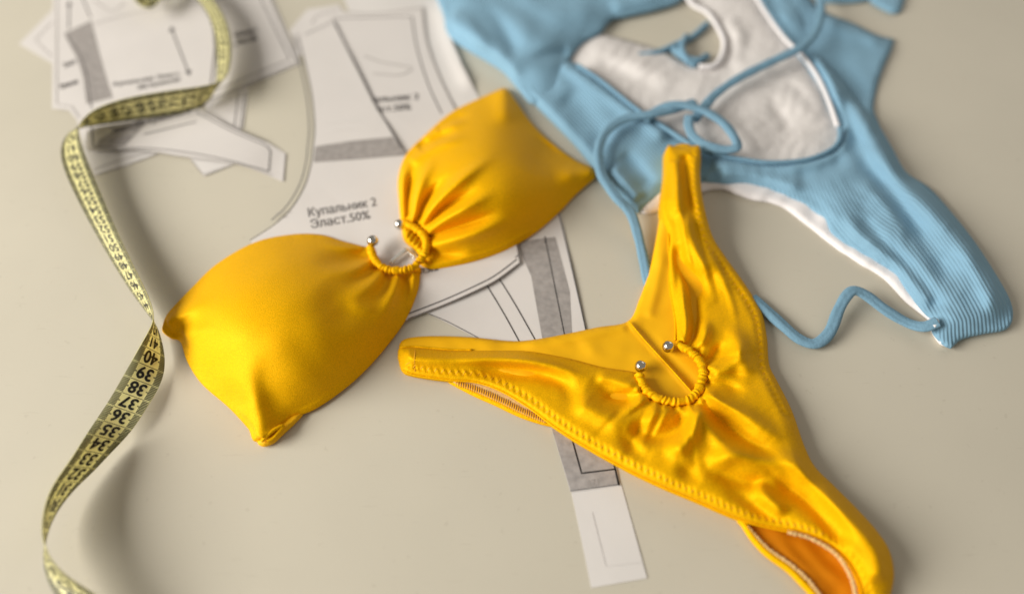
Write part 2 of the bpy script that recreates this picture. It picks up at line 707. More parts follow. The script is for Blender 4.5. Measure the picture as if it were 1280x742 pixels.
# ---------------------------------------------------------------- pattern papers
class Paper:
    def __init__(self, label, pts, z, m=None, curl=None, sharp=None, smooth=False, lift=0.25, seed=1, cat='paper pattern', name='pattern_paper',
                 group='sewing pattern papers on the table'):
        self.z = z
        self.wv = waves(seed, 150, lift)
        self.curls = curl or []
        pts = np.array(pts, float)
        sh = tuple(sharp) if sharp is not None else tuple(range(len(pts)))
        out = catmull(pts, True, 5, sh)
        v, tris, rim = tri_patch(out, 5)
        zz = self.h(v)
        top = P(v[:, 0], v[:, 1], zz * 1e-3)
        bot = top.copy(); bot[:, 2] -= 0.00012
        n = len(v)
        faces = [tuple(t) for t in tris] + [tuple(i + n for i in t[::-1]) for t in tris]
        k = len(rim)
        for i in range(k):
            a, b = rim[i], rim[(i + 1) % k]
            faces.append((a, b, b + n, a + n))
        self.root = mesh_obj(name, np.concatenate([top, bot]), faces, m or M_PAPER, None, False)
        self.root['label'] = label
        self.root['category'] = cat
        self.root['group'] = group

    def h(self, q):
        q = np.atleast_2d(np.asarray(q, float))[:, :2]
        z = self.z + self.wv(q) + abs(self.wv(np.array([[0., 0.]]))[0]) * 0
        for c in self.curls:
            z = z + c(q)
        return np.maximum(z, max(0.2, self.z - 1.6) if self.curls else self.z - 0.18)

    def strips(self, name, lines, w, m, lift=0.16, smooth=True, label=None):
        """printed lines, each a list of pixel points, width w in mm"""
        for ln in lines:
            V, F = [], []
            c = catmull(ln, False, 5, () if smooth else tuple(range(len(ln))))
            z = self.h(c) + lift
            p = P(c[:, 0], c[:, 1], z * 1e-3)
            t = np.gradient(p, axis=0)
            nr = np.stack([-t[:, 1], t[:, 0], 0 * t[:, 0]], -1)
            nr /= np.maximum(np.linalg.norm(nr, axis=1)[:, None], 1e-9)
            for a, b in zip(p, nr):
                V.append(a + b * w * 5e-4)
                V.append(a - b * w * 5e-4)
            for i in range(len(p) - 1):
                F.append((2 * i, 2 * i + 1, 2 * i + 3, 2 * i + 2))
            o = mesh_obj(name, V, F, m, self.root, False, label)
        return o

    def fill(self, name, pts, m, lift=0.12, grid=5, label=None):
        out = catmull(pts, True, grid, tuple(range(len(pts))))
        v, tris, rim = tri_patch(out, grid)
        z = self.h(v) + lift
        return mesh_obj(name, P(v[:, 0], v[:, 1], z * 1e-3), tris, m, self.root, False, label)

    def text(self, s, p0, p1, hpx, m, weight=0.012, up=None, lift=0.16, name='printed_text'):
        """string from p0 (baseline start) to p1 (baseline end), letter height as pixel vector up"""
        v, f = glyphs(s, 0.0)
        n0 = len(v)
        v = np.concatenate([v + (dx_, 0) for dx_ in (0.0, weight * 1.5, weight * 3)])
        f = [tuple(i + n0 * k for i in t) for k in range(3) for t in f]
        x0, x1 = v[:, 0].min(), v[:, 0].max()
        p0, p1 = np.array(p0, float), np.array(p1, float)
        if up is None:
            d = p1 - p0
            up = np.array([d[1], -d[0]]) / np.linalg.norm(d) * hpx
        else:
            up = np.array(up, float)
        a = (v[:, 0] - x0) / (x1 - x0)
        b = v[:, 1] / 0.72
        q = p0 + a[:, None] * (p1 - p0) + b[:, None] * up
        z = self.h(q) + lift + np.repeat(np.arange(3) * 0.012, n0)
        return mesh_obj(name, P(q[:, 0], q[:, 1], z * 1e-3), f, m, self.root, False)


def offset_line(pts, d):
    """parallel line d pixels to the left of travel"""
    p = np.array(pts, float)
    t = np.gradient(p, axis=0)
    n = np.stack([t[:, 1], -t[:, 0]], -1)
    n /= np.linalg.norm(n, axis=1)[:, None]
    return (p + n * d).tolist()


def papers():
    # left stack
    a = Paper('small pointed paper corner sticking out farthest left of the stack', [(24, 55), (66, 12), (125, 14), (125, 108), (66, 80)], 0.35, seed=2)
    a.strips('printed_outline', [[(118, 100), (66, 72), (44, 50), (66, 27), (112, 24)]], 0.5, M_FAINT, smooth=False)
    n = Paper('narrow paper strip pointing down beyond the tape behind the curved piece', [(250, 112), (311, 106), (303, 160), (292, 168), (262, 152)], 0.4, seed=9)
    n.strips('printed_outline', [[(298, 116), (293, 158)], [(306, 116), (300, 160)]], 0.6, M_INK)
    q1 = Paper('large turned paper sheet reaching right from under the tape loop', [(118, -25), (328, -25), (341, 0), (376, 79), (270, 124), (250, 134), (112, 145)],
               0.7, seed=3, lift=.15)
    q1.strips('printed_outline', [[(322, -10), (362, 74), (272, 112)], [(337, -2), (371, 78), (262, 125)]], 0.7, M_INK, smooth=False)
    q1.strips('printed_arrow', [[(238, 69), (262, 65), (322, 48)]], 0.9, M_INK)
    q1.text('Купальник 2', (294, 47), (322, 40), 7, M_INK, 0.02)
    q1.text('Эласт.50%', (296, 56), (322, 50), 7, M_INK, 0.02)
    q1.fill('printed_arrowhead', [(235, 70), (243, 65), (244, 73)], M_INK)
    u1 = Paper('white paper tip peeking out lowest left under the curved piece', [(100, 180), (118, 219), (160, 207), (200, 190), (195, 178)], 0.35, M_PAPER2, seed=11)
    u1.strips('printed_outline', [[(117, 212), (150, 200), (190, 190)], [(119, 219), (150, 209), (196, 193)]], 0.6, M_FAINT)
    u2 = Paper('small white paper triangle below the middle of the curved piece', [(236, 196), (254, 220), (292, 206), (285, 190)], 0.35, M_PAPER2, seed=12)
    u2.strips('printed_outline', [[(239, 200), (253, 218), (290, 206)]], 0.5, M_FAINT, smooth=False)
    q2 = Paper('upright paper sheet on the left of the stack with a grey toner bar', [(66, -25), (65, 136), (86, 138), (96, 150), (104, 186), (150, 175), (165, 100), (165, -25)],
               1.05, seed=4, lift=.2)
    q2.strips('printed_outline', [[(71, -10), (71, 130), (90, 133), (99, 147)]], 0.6, M_FAINT, smooth=False)
    q2.strips('printed_arrow', [[(86, 6), (86, 36)]], 0.8, M_INK)
    q2.fill('printed_arrowhead', [(83, 8), (90, 8), (86.5, 1)], M_INK)
    q2.fill('toner_bar', [(80, 42), (114, 26), (124, 66), (133, 98), (141, 122), (108, 130), (104, 98), (97, 74), (89, 60)], M_BAND)
    q2.strips('printed_curve', [[(84, 46), (96, 62), (106, 85), (111, 110), (114, 135)], [(102, -5), (113, 22)]], 0.7, M_INK)
    q2.text('Купальник', (76, 111), (98, 104), 6, M_INK, 0.03)
    q2.text('Эласт.', (80, 85), (97, 78), 6, M_INK, 0.02)
    q3 = Paper('paper sheet lying inside the tape loop with a double ended arrow', [(118, -25), (122, 24), (133, 80), (144, 128), (180, 126), (262, 112), (268, 60), (262, -25)],
               1.5, seed=5, lift=.2)
    q3.strips('printed_arrow', [[(215, 38), (235, 90)]], 0.9, M_INK)
    q3.fill('printed_arrowhead', [(211, 41), (219, 38), (214, 33)], M_INK)
    q3.fill('printed_arrowhead', [(231, 90), (239, 87), (237, 95)], M_INK)
    q3.strips('printed_outline', [[(118, 30), (170, 16), (262, 2)], [(117, 0), (140, 14), (156, 3)]], 0.7, M_FAINT)
    q3.text('Купальник Эласт.', (142, 108), (226, 94), 5, M_INK, 0.02)
    q3.text('50% Купальник', (172, 112), (226, 101), 5, M_INK, 0.02)
    q5 = Paper('long curved paper piece tapering to the right under the tape',
               [(106, 150), (110, 189), (145, 187), (180, 188), (230, 196), (292, 204), (354, 227), (357, 192), (332, 177), (292, 160), (252, 138), (200, 140)],
               1.95, seed=6, lift=.2, curl=[fold([(372, 170), (352, 215), (345, 250)], -1.5, 34, t0=.05, t1=.05)], sharp=(0, 1, 6, 7, 11))
    q5.strips('printed_outline', [[(245, 140), (290, 164), (334, 183), (338, 189)], [(338, 189), (336, 214)], [(336, 214), (280, 199), (230, 190), (180, 185), (117, 185)],
                                  [(117, 185), (114, 158)], [(255, 140), (292, 160), (332, 177)]], 0.7, M_INK)
    q5.strips('cut_edge_line', [[(357, 192), (354, 226)], [(110, 189), (145, 187), (180, 188), (230, 196), (292, 204), (340, 219)]], 0.5, M_FAINT)
    q5.fill('toner_bar', [(118, 186), (124, 174), (150, 160), (172, 150), (185, 150), (170, 168), (156, 182)], M_BAND_L)
    q5.text('Эласт.50% Купальник 2', (140, 167), (238, 141), 7, M_INK, 0.03)
    q5.strips('printed_arrow', [[(180, 168), (245, 152)]], 0.9, M_INK)
    # middle papers
    p5 = Paper('small paper corner at the top of the middle stack', [(362, 38), (384, 12), (424, 6), (434, 24), (412, 64), (372, 70)], 0.35, seed=13)
    p5.strips('printed_outline', [[(390, 30), (396, 20), (424, 12)]], 0.6, M_FAINT)
    curl = fold([(552, -10), (560, 30), (570, 62), (596, 118)], 2.4, 13, t0=.2, t1=.2)
    p4 = Paper('tall paper strip beside the blue swimsuit with its right edge curling up', [(420, -25), (436, 14), (450, 60), (500, 150), (612, 150), (596, 116), (575, 75), (561, 42), (552, -25)],
               0.6, M_PAPER2, seed=14, curl=[curl])
    p4.strips('cut_edge_line', [[(575, 76), (596, 117)]], 0.4, M_FAINT)
    p3 = Paper('pattern sheet in the middle with a printed notice behind the yellow cup',
               [(405, 24), (428, 14), (470, 16), (528, 8), (532, 45), (539, 70), (551, 100), (568, 135), (600, 180), (560, 240), (450, 200)], 1.0, seed=15,
               lift=.15, sharp=(0, 1, 3, 8, 9, 10))
    p3.strips('printed_outline', [[(419, 23), (515, 21)], [(515, 21), (519, 50), (526, 78), (537, 110), (552, 142)]], 0.8, M_INK)
    p3.strips('cut_edge_line', [[(430, 15), (470, 17), (528, 10)], [(528, 10), (532, 45), (539, 70), (551, 100), (568, 135)]], 0.9, M_FAINT)
    p3.strips('crease', [[(455, 70), (478, 78), (514, 84)], [(466, 92), (500, 94), (516, 86)]], 0.9, M_FAINT)
    p3.text('Купальник 2', (444, 130), (524, 124), 8, M_INK, 0.02)
    p3.text('Эласт.50%', (452, 142), (514, 137), 8, M_INK, 0.02)
    # bottom right printed strip sheet
    g = Paper('long printed paper strip passing under the yellow bikini bottom',
              [(500, 290), (697, 250), (735, 420), (776, 607), (713, 614.5), (689, 533), (655, 445), (600, 424), (536, 392), (500, 380)], 0.5, seed=16, lift=.2)
    g.fill('toner_bar', [(645, 302), (694, 296), (712, 364), (715, 422), (678, 424), (664, 345)], M_BAND)
    g.fill('toner_bar', [(689, 533), (684, 515), (760, 540), (775, 604), (713, 612)], M_BAND_L)
    g.strips('printed_line', [[(682, 300), (706, 420)], [(698, 263), (716, 340), (734, 420), (773, 606)], [(624, 348), (645, 382), (672, 430)], [(609, 357), (630, 392), (652, 432)]],
             0.55, M_INK_B)
    g.strips('printed_frame', [[(710, 530), (727, 591), (768, 586)], [(766, 574), (774, 606)]], 0.8, M_INK_B, smooth=False)
    g.strips('cut_edge_line', [[(713, 613), (774, 605)], [(536, 392), (560, 402), (598, 422)]], 0.45, M_INK)
    g.fill('printed_arrowhead', [(678, 304), (686, 302), (681, 295)], M_INK_B)
    g.text('171', (737, 607), (749, 605), 8, M_BAND)
    e = Paper('blank white paper strip end pointing down at the bottom', [(713, 610), (776, 603), (809, 722), (739, 734), (726, 670)], 0.22, M_PAPER2, seed=17, lift=.12)
    e.strips('faint_show_through_line', [[(740, 640), (757, 707), (800, 702)]], 0.4, mat('show_through_ink', (0.645, 0.615, 0.60), 0.7), smooth=False)
    # big named sheet on top
    left = [(373, 42), (384, 87), (391, 122), (394, 160), (392, 184), (390, 203), (382, 232), (365, 261), (344, 281), (313, 301)]
    right = [(510, 399), (561, 379), (609, 357), (626, 347), (650, 329)]
    p2 = Paper('large pattern sheet printed with text under both yellow cups',
               left + [(340, 340), (400, 390), (470, 412)] + right + [(645, 300), (560, 250), (510, 195), (490, 165), (470, 135), (450, 95), (430, 55), (414, 22)],
               1.75, seed=18, lift=.2, sharp=(0, 9, 12, 17, 18, 25))
    p2.strips('printed_outline', [offset_line(left[::-1], 7.5)[1:]] + [offset_line(right, 6.5)] + [[(418, 30), (438, 66), (458, 105), (478, 145), (502, 186)]], 0.75, M_INK)
    p2.strips('cut_edge_line', [offset_line(left[::-1], 1.0), offset_line(right, 0.8), [(416, 24), (432, 55), (452, 95), (472, 135), (492, 165), (508, 190)],
                                [(380, 44), (414, 28)]], 0.55, M_INK)
    p2.strips('cut_corner_line', [[(650, 329), (646, 306)], [(644, 322), (650, 316)]], 0.5, M_INK)
    p2.fill('toner_bar', [(394, 183), (440, 176), (490, 171), (509, 194), (450, 199), (392, 203)], M_BAND)
    p2.strips('crease', [[(410, 152), (450, 150), (478, 153)], [(412, 164), (440, 160), (470, 163)]], 1.2, M_PAPER2)
    p2.text('Купальник 2', (386, 271), (471, 257), 11, M_INK, 0.006)
    p2.text('Эласт.50%', (389, 285.5), (463, 273), 11, M_INK, 0.006)
    p2.text('Эласт.50%', (508, 345), (548, 338), 8, M_INK_B, 0.012)
    p2.strips('faint_note', [[(343, 268), (356, 264), (364, 266)], [(345, 275), (360, 270)]], 0.4, M_FAINT)


papers()


# ---------------------------------------------------------------- measuring tape
def tape():
    Wd = 0.0184
    st = [  # left edge, right edge, centre height mm
        ((175, 775), (105, 800), 12), ((125, 743), (66, 745), 14), ((99, 731), (58, 722), 16), ((73, 713), (55, 704), 17), ((57, 690), (54, 691), 17),
        ((52, 668), (58, 668), 16), ((53, 645), (67, 643), 15), ((58, 624), (84, 621), 14), ((66, 605), (99, 604), 13), ((80, 586), (116, 590), 12),
        ((92.5, 568), (130, 574), 11), ((105.5, 549), (144, 558), 10), ((118, 528.5), (162, 541), 8.5), ((131, 509), (174, 525), 7.5), ((143.5, 489), (186, 504), 7),
        ((154, 469), (199, 486), 7), ((166, 449.5), (206, 466), 8), ((177.4, 430), (206.5, 447), 9), ((186, 415), (202, 425), 10), ((190, 405), (197, 410), 11),
        ((193, 396), (191, 399), 11), ((190, 383), (180, 386), 11), ((183, 364), (166, 367), 10.5), ((171, 342), (152, 346), 10), ((156, 310), (132, 313), 10),
        ((141, 279), (113, 280), 10), ((130, 249), (96, 248), 10), ((114, 213), (79, 213), 11), ((102, 182), (74, 190), 12), ((98, 168), (80, 171), 12.5),
        ((97, 158), (92, 161), 12), ((106, 145), (106, 159), 11), ((126, 131), (134, 155), 10), ((168, 120), (175, 150), 10), ((226, 112), (228, 143), 10),
        ((258, 108), (252, 136), 10.5), ((276, 103), (266, 122), 11), ((285, 96), (271, 104), 11), ((290, 76), (271, 77), 11), ((290, 43), (270, 43), 11), ((280, 16), (260, 15), 11),
        ((262, -8), (243, -5), 11), ((232, -32), (222, -22), 12), ((190, -38), (190, -26), 12), ((163, -22), (172, -14), 12), ((163, -2), (178, -8), 12), ((178, 12), (190, -2), 12),
        ((192, 13), (197, -6), 12), ((202, 0), (203, -14), 12), ((203, -16), (201, -24), 12)]
    L = np.array([s[0] for s in st], float)
    R = np.array([s[1] for s in st], float)
    zc = np.array([s[2] for s in st], float)
    cand = np.linspace(-0.019, 0.019, 153)
    # choose the tilt of every station so that the ribbon keeps its width, changing smoothly
    cost = np.zeros((len(st), len(cand)))
    for i in range(len(st)):
        for k, dz in enumerate(cand):
            zz = zc[i] * 1e-3
            a = P(L[i, 0], L[i, 1], zz - dz / 2)
            b = P(R[i, 0], R[i, 1], zz + dz / 2)
            cost[i, k] = ((np.linalg.norm(a - b) - Wd) * 1e3) ** 2
            cost[i, k] += 1.5 * max(dz * 1e3 + 1.0, 0) ** 2 + (0.05 * (dz * 1e3 + 3.0) ** 2 if 7 <= i <= 17 else 0)
    lam = 0.10
    D = cost[0].copy()
    back = []
    cm = (cand[:, None] - cand[None, :]) * 1e3
    for i in range(1, len(st)):
        tot = D[None, :] + lam * cm ** 2
        j = tot.argmin(1)
        back.append(j)
        D = tot.min(1) + cost[i]
    k = int(D.argmin())
    seq = [k]
    for j in back[::-1]:
        k = int(j[k])
        seq.append(k)
    dz = cand[seq[::-1]]
    for _ in range(2):
        dz = np.convolve(np.pad(dz, 1, mode='edge'), [.25, .5, .25], 'valid')
    low = np.maximum(zc * 1e-3, np.abs(dz) / 2 + 0.0008 + 0.002)
    rows = np.concatenate([L, R, low[:, None] * 1e3, dz[:, None] * 1e3], 1)
    # smooth curve through the stations
    cur = []
    n = len(rows)
    for i in range(n - 1):
        p1, p2 = rows[i], rows[i + 1]
        p0, p3 = rows[max(i - 1, 0)], rows[min(i + 2, n - 1)]
        for j in range(10):
            t = j / 10
            m1, m2 = (p2 - p0) / 2, (p3 - p1) / 2
            cur.append((2 * t**3 - 3 * t**2 + 1) * p1 + (t**3 - 2 * t**2 + t) * m1 + (-2 * t**3 + 3 * t**2) * p2 + (t**3 - t**2) * m2)
    cur.append(rows[-1])
    cur = np.array(cur)
    PL = P(cur[:, 0], cur[:, 1], (cur[:, 4] - cur[:, 5] / 2) * 1e-3)
    PR = P(cur[:, 2], cur[:, 3], (cur[:, 4] + cur[:, 5] / 2) * 1e-3)
    mid = (PL + PR) / 2
    # keep constant width
    dirv = PR - PL
    dl = np.linalg.norm(dirv, axis=1)[:, None]
    dirv = dirv / np.maximum(dl, 1e-6)
    for _ in range(3):
        dirv = (np.roll(dirv, 1, 0) + 2 * dirv + np.roll(dirv, -1, 0))
        dirv /= np.linalg.norm(dirv, axis=1)[:, None]
    ww = np.clip(dl[:, 0], 0.88 * Wd, 1.06 * Wd)
    for _ in range(12):
        ww = np.convolve(np.pad(ww, 1, mode='edge'), [.25, .5, .25], 'valid')
    PL = mid - dirv * ww[:, None] / 2
    PR = mid + dirv * ww[:, None] / 2
    for A in (PL, PR):
        for c_ in range(3):
            col = A[:, c_].copy()
            for _ in range(90):
                col[1:-1] = 0.25 * col[:-2] + 0.5 * col[1:-1] + 0.25 * col[2:]
            A[:, c_] = col
    mn = np.minimum(PL[:, 2], PR[:, 2])
    push = np.maximum(0.0032 - mn, 0)
    for _ in range(60):
        push = np.maximum(np.convolve(np.pad(push, 1, mode='edge'), [.25, .5, .25], 'valid'), push * 0.98)
    PL[:, 2] += push
    PR[:, 2] += push
    arc = np.concatenate([[0], np.cumsum(np.linalg.norm(np.diff(mid, axis=0), axis=1))]) * 100 / 0.83
    s0 = arc[17 * 10] - 40.0
    cm_ = arc - s0
    mid = (PL + PR) / 2
    tg = np.gradient(mid, axis=0)
    tg /= np.maximum(np.linalg.norm(tg, axis=1)[:, None], 1e-9)
    nr = np.cross(PR - PL, tg)
    nr /= np.maximum(np.linalg.norm(nr, axis=1)[:, None], 1e-9)

    def ev(s, w, off):
        """point at s centimetres, w in 0..1 across from L to R, off metres along the normal"""
        s = np.asarray(s, float); w = np.asarray(w, float)
        def it(A):
            return np.stack([np.interp(s, cm_, A[:, k]) for k in range(3)], -1)
        a, b, n_ = it(PL), it(PR), it(nr)
        return a + (b - a) * w[..., None] + n_ * np.asarray(off)[..., None]
    th = 0.00022
    base = mid.mean(0); base[2] = 0
    root = empty('measuring_tape', base, 'yellow tailor tape measure curling down the left side with black numbers', 'tape measure')
    nw = 5
    V, F = [], []
    for off in (th, -th):
        for k in range(len(cm_)):
            for j in range(nw):
                cup = 0.0
                V.append(PL[k] + (PR[k] - PL[k]) * (j / (nw - 1)) + nr[k] * off)
    N = len(cm_) * nw
    for k in range(len(cm_) - 1):
        for j in range(nw - 1):
            a = k * nw + j
            F.append((a, a + 1, a + nw + 1, a + nw))
            F.append((N + a, N + a + nw, N + a + nw + 1, N + a + 1))
        for j in (0, nw - 1):
            a = k * nw + j
            F.append((a, a + nw, N + a + nw, N + a))
    mesh_obj('ribbon', V, F, M_TAPE, root, True)
    # ticks
    V, F = [], []

    def quad(s0_, s1_, w0, w1):
        for sg in (1, -1):
            i0 = len(V)
            k = 4
            ws = np.linspace(w0, w1, k)
            for w in ws:
                for s in (s0_, s1_):
                    V.append(ev(s, w, sg * (th + 0.00006)))
            for j in range(k - 1):
                f = (i0 + 2 * j, i0 + 2 * j + 1, i0 + 2 * j + 3, i0 + 2 * j + 2)
                F.append(f)
    lo, hi = math.ceil(cm_[0] + .3), math.floor(cm_[-1] - .3)
    for mmk in range(lo * 10, hi * 10 + 1):
        s = mmk / 10
        if mmk % 10 == 0:
            quad(s - .018, s + .018, 0.0, 1.0)
        else:
            e = 0.26 if mmk % 5 == 0 else 0.205
            quad(s - .034, s + .034, 0.0, e)
            e = 0.245 if mmk % 5 == 0 else 0.19
            quad(s - .034, s + .034, 1 - e, 1.0)
    mesh_obj('tick_marks', V, F, M_TAPE_INK, root, False)
    for num in range(lo + 1, hi + 1):
        g, f = glyphs(str(num), 0.0)
        n0 = len(g)
        g = np.concatenate([g + sh for sh in ((0, 0), (.035, 0), (.07, 0), (.035, .03), (.035, -.03))])
        f = [tuple(i + n0 * k for i in t) for k in range(5) for t in f]
        lay = np.repeat(np.arange(5) * 0.000006, n0)
        x0, x1 = g[:, 0].min(), g[:, 0].max()
        xc = (x0 + x1) / 2
        V, F = [], []
        hgt = 0.76
        for sg in (1, -1):
            i0 = len(V)
            gy = g[:, 1] / 0.72 * hgt
            gx = (g[:, 0] - xc) / 0.72 * hgt * 0.86
            s = num - 0.5 + hgt / 2 - gy
            s = s if True else s
            w = 0.5 - sg * gx / 1.95
            pts = ev(s, w, sg * (th + 0.00007 + lay))
            V.extend(list(pts))
            F.extend([tuple(i + i0 for i in (t if sg > 0 else t[::-1])) for t in f])
        mesh_obj('printed_number', V, F, M_TAPE_INK, root, False)


tape()


# ---------------------------------------------------------------- yellow bikini top
def dome(d, H, R, p=0.5):
    t = np.clip(d / R, 0, 1)
    return H * (1 - (1 - t) ** 2) ** p


def sumf(fs, q):
    s = 0
    for f in fs:
        s = s + f(q)
    return s


def ruffles(line, side, count, amp, w, seed, lmin=8, lmax=26):
    """many short creases running away from a gathered edge; side +1 right / -1 left of travel"""
    r = random.Random(seed)
    c = catmull(line, False, 2)[:, :2]
    t = np.gradient(c, axis=0)
    n = np.stack([-t[:, 1], t[:, 0]], -1)
    n /= np.linalg.norm(n, axis=1)[:, None]
    fs = []
    for k in range(count):
        i = int((k + 0.2 + 0.6 * r.random()) / count * (len(c) - 1))
        L = lmin + (lmax - lmin) * r.random() ** 1.5
        a = (r.random() - .5) * 0.7
        d = n[i] * side
        d = np.array([d[0] * math.cos(a) - d[1] * math.sin(a), d[0] * math.sin(a) + d[1] * math.cos(a)])
        b = (r.random() - .5) * 3
        p0, p1, p2 = c[i], c[i] + d * L * .5 + np.array([-d[1], d[0]]) * b, c[i] + d * L
        fs.append(fold([tuple(p0), tuple(p1), tuple(p2)], amp * (1 if k % 2 else -0.8) * (0.6 + 0.7 * r.random()), w * (.8 + .5 * r.random()), None, 0.02, .8))
    return lambda q: sumf(fs, q)


def stitches(name, line, m, parent, hf, n_px=8.0, length=9.0, rad=0.35, ang=55, kind='stuff', off=0.3, zig=False):
    """a row of small slanted thread stitches laid on a surface along a pixel line; hf gives its height in mm"""
    c = catmull(line, False, 2)
    arc = np.concatenate([[0], np.cumsum(np.linalg.norm(np.diff(c[:, :2], axis=0), axis=1))])
    V, F = [], []
    k = 0
    s = 2.0
    while s < arc[-1] - 2:
        x = np.interp(s, arc, c[:, 0]); y = np.interp(s, arc, c[:, 1])
        x2 = np.interp(s + 2, arc, c[:, 0]); y2 = np.interp(s + 2, arc, c[:, 1])
        a = math.atan2(y2 - y, x2 - x) + math.radians(ang if (not zig or k % 2 == 0) else -ang)
        ln = length * (0.9 + 0.2 * random.random()) / 2
        ts = np.linspace(-1, 1, 4)
        q = np.stack([x + ts * ln * math.cos(a), y + ts * ln * math.sin(a)], -1)
        z = hf(q) + off - 0.25 * ts ** 2
        p = P(q[:, 0], q[:, 1], z * 1e-3)
        v, f = world_tube(p, np.array([.6, 1, 1, .6]) * rad * 1e-3, 5)
        i0 = len(V)
        V.extend(list(v)); F.extend([tuple(i + i0 for i in t) for t in f])
        s += n_px
        k += 1
    return mesh_obj(name, V, F, m, parent, True, kind=kind)


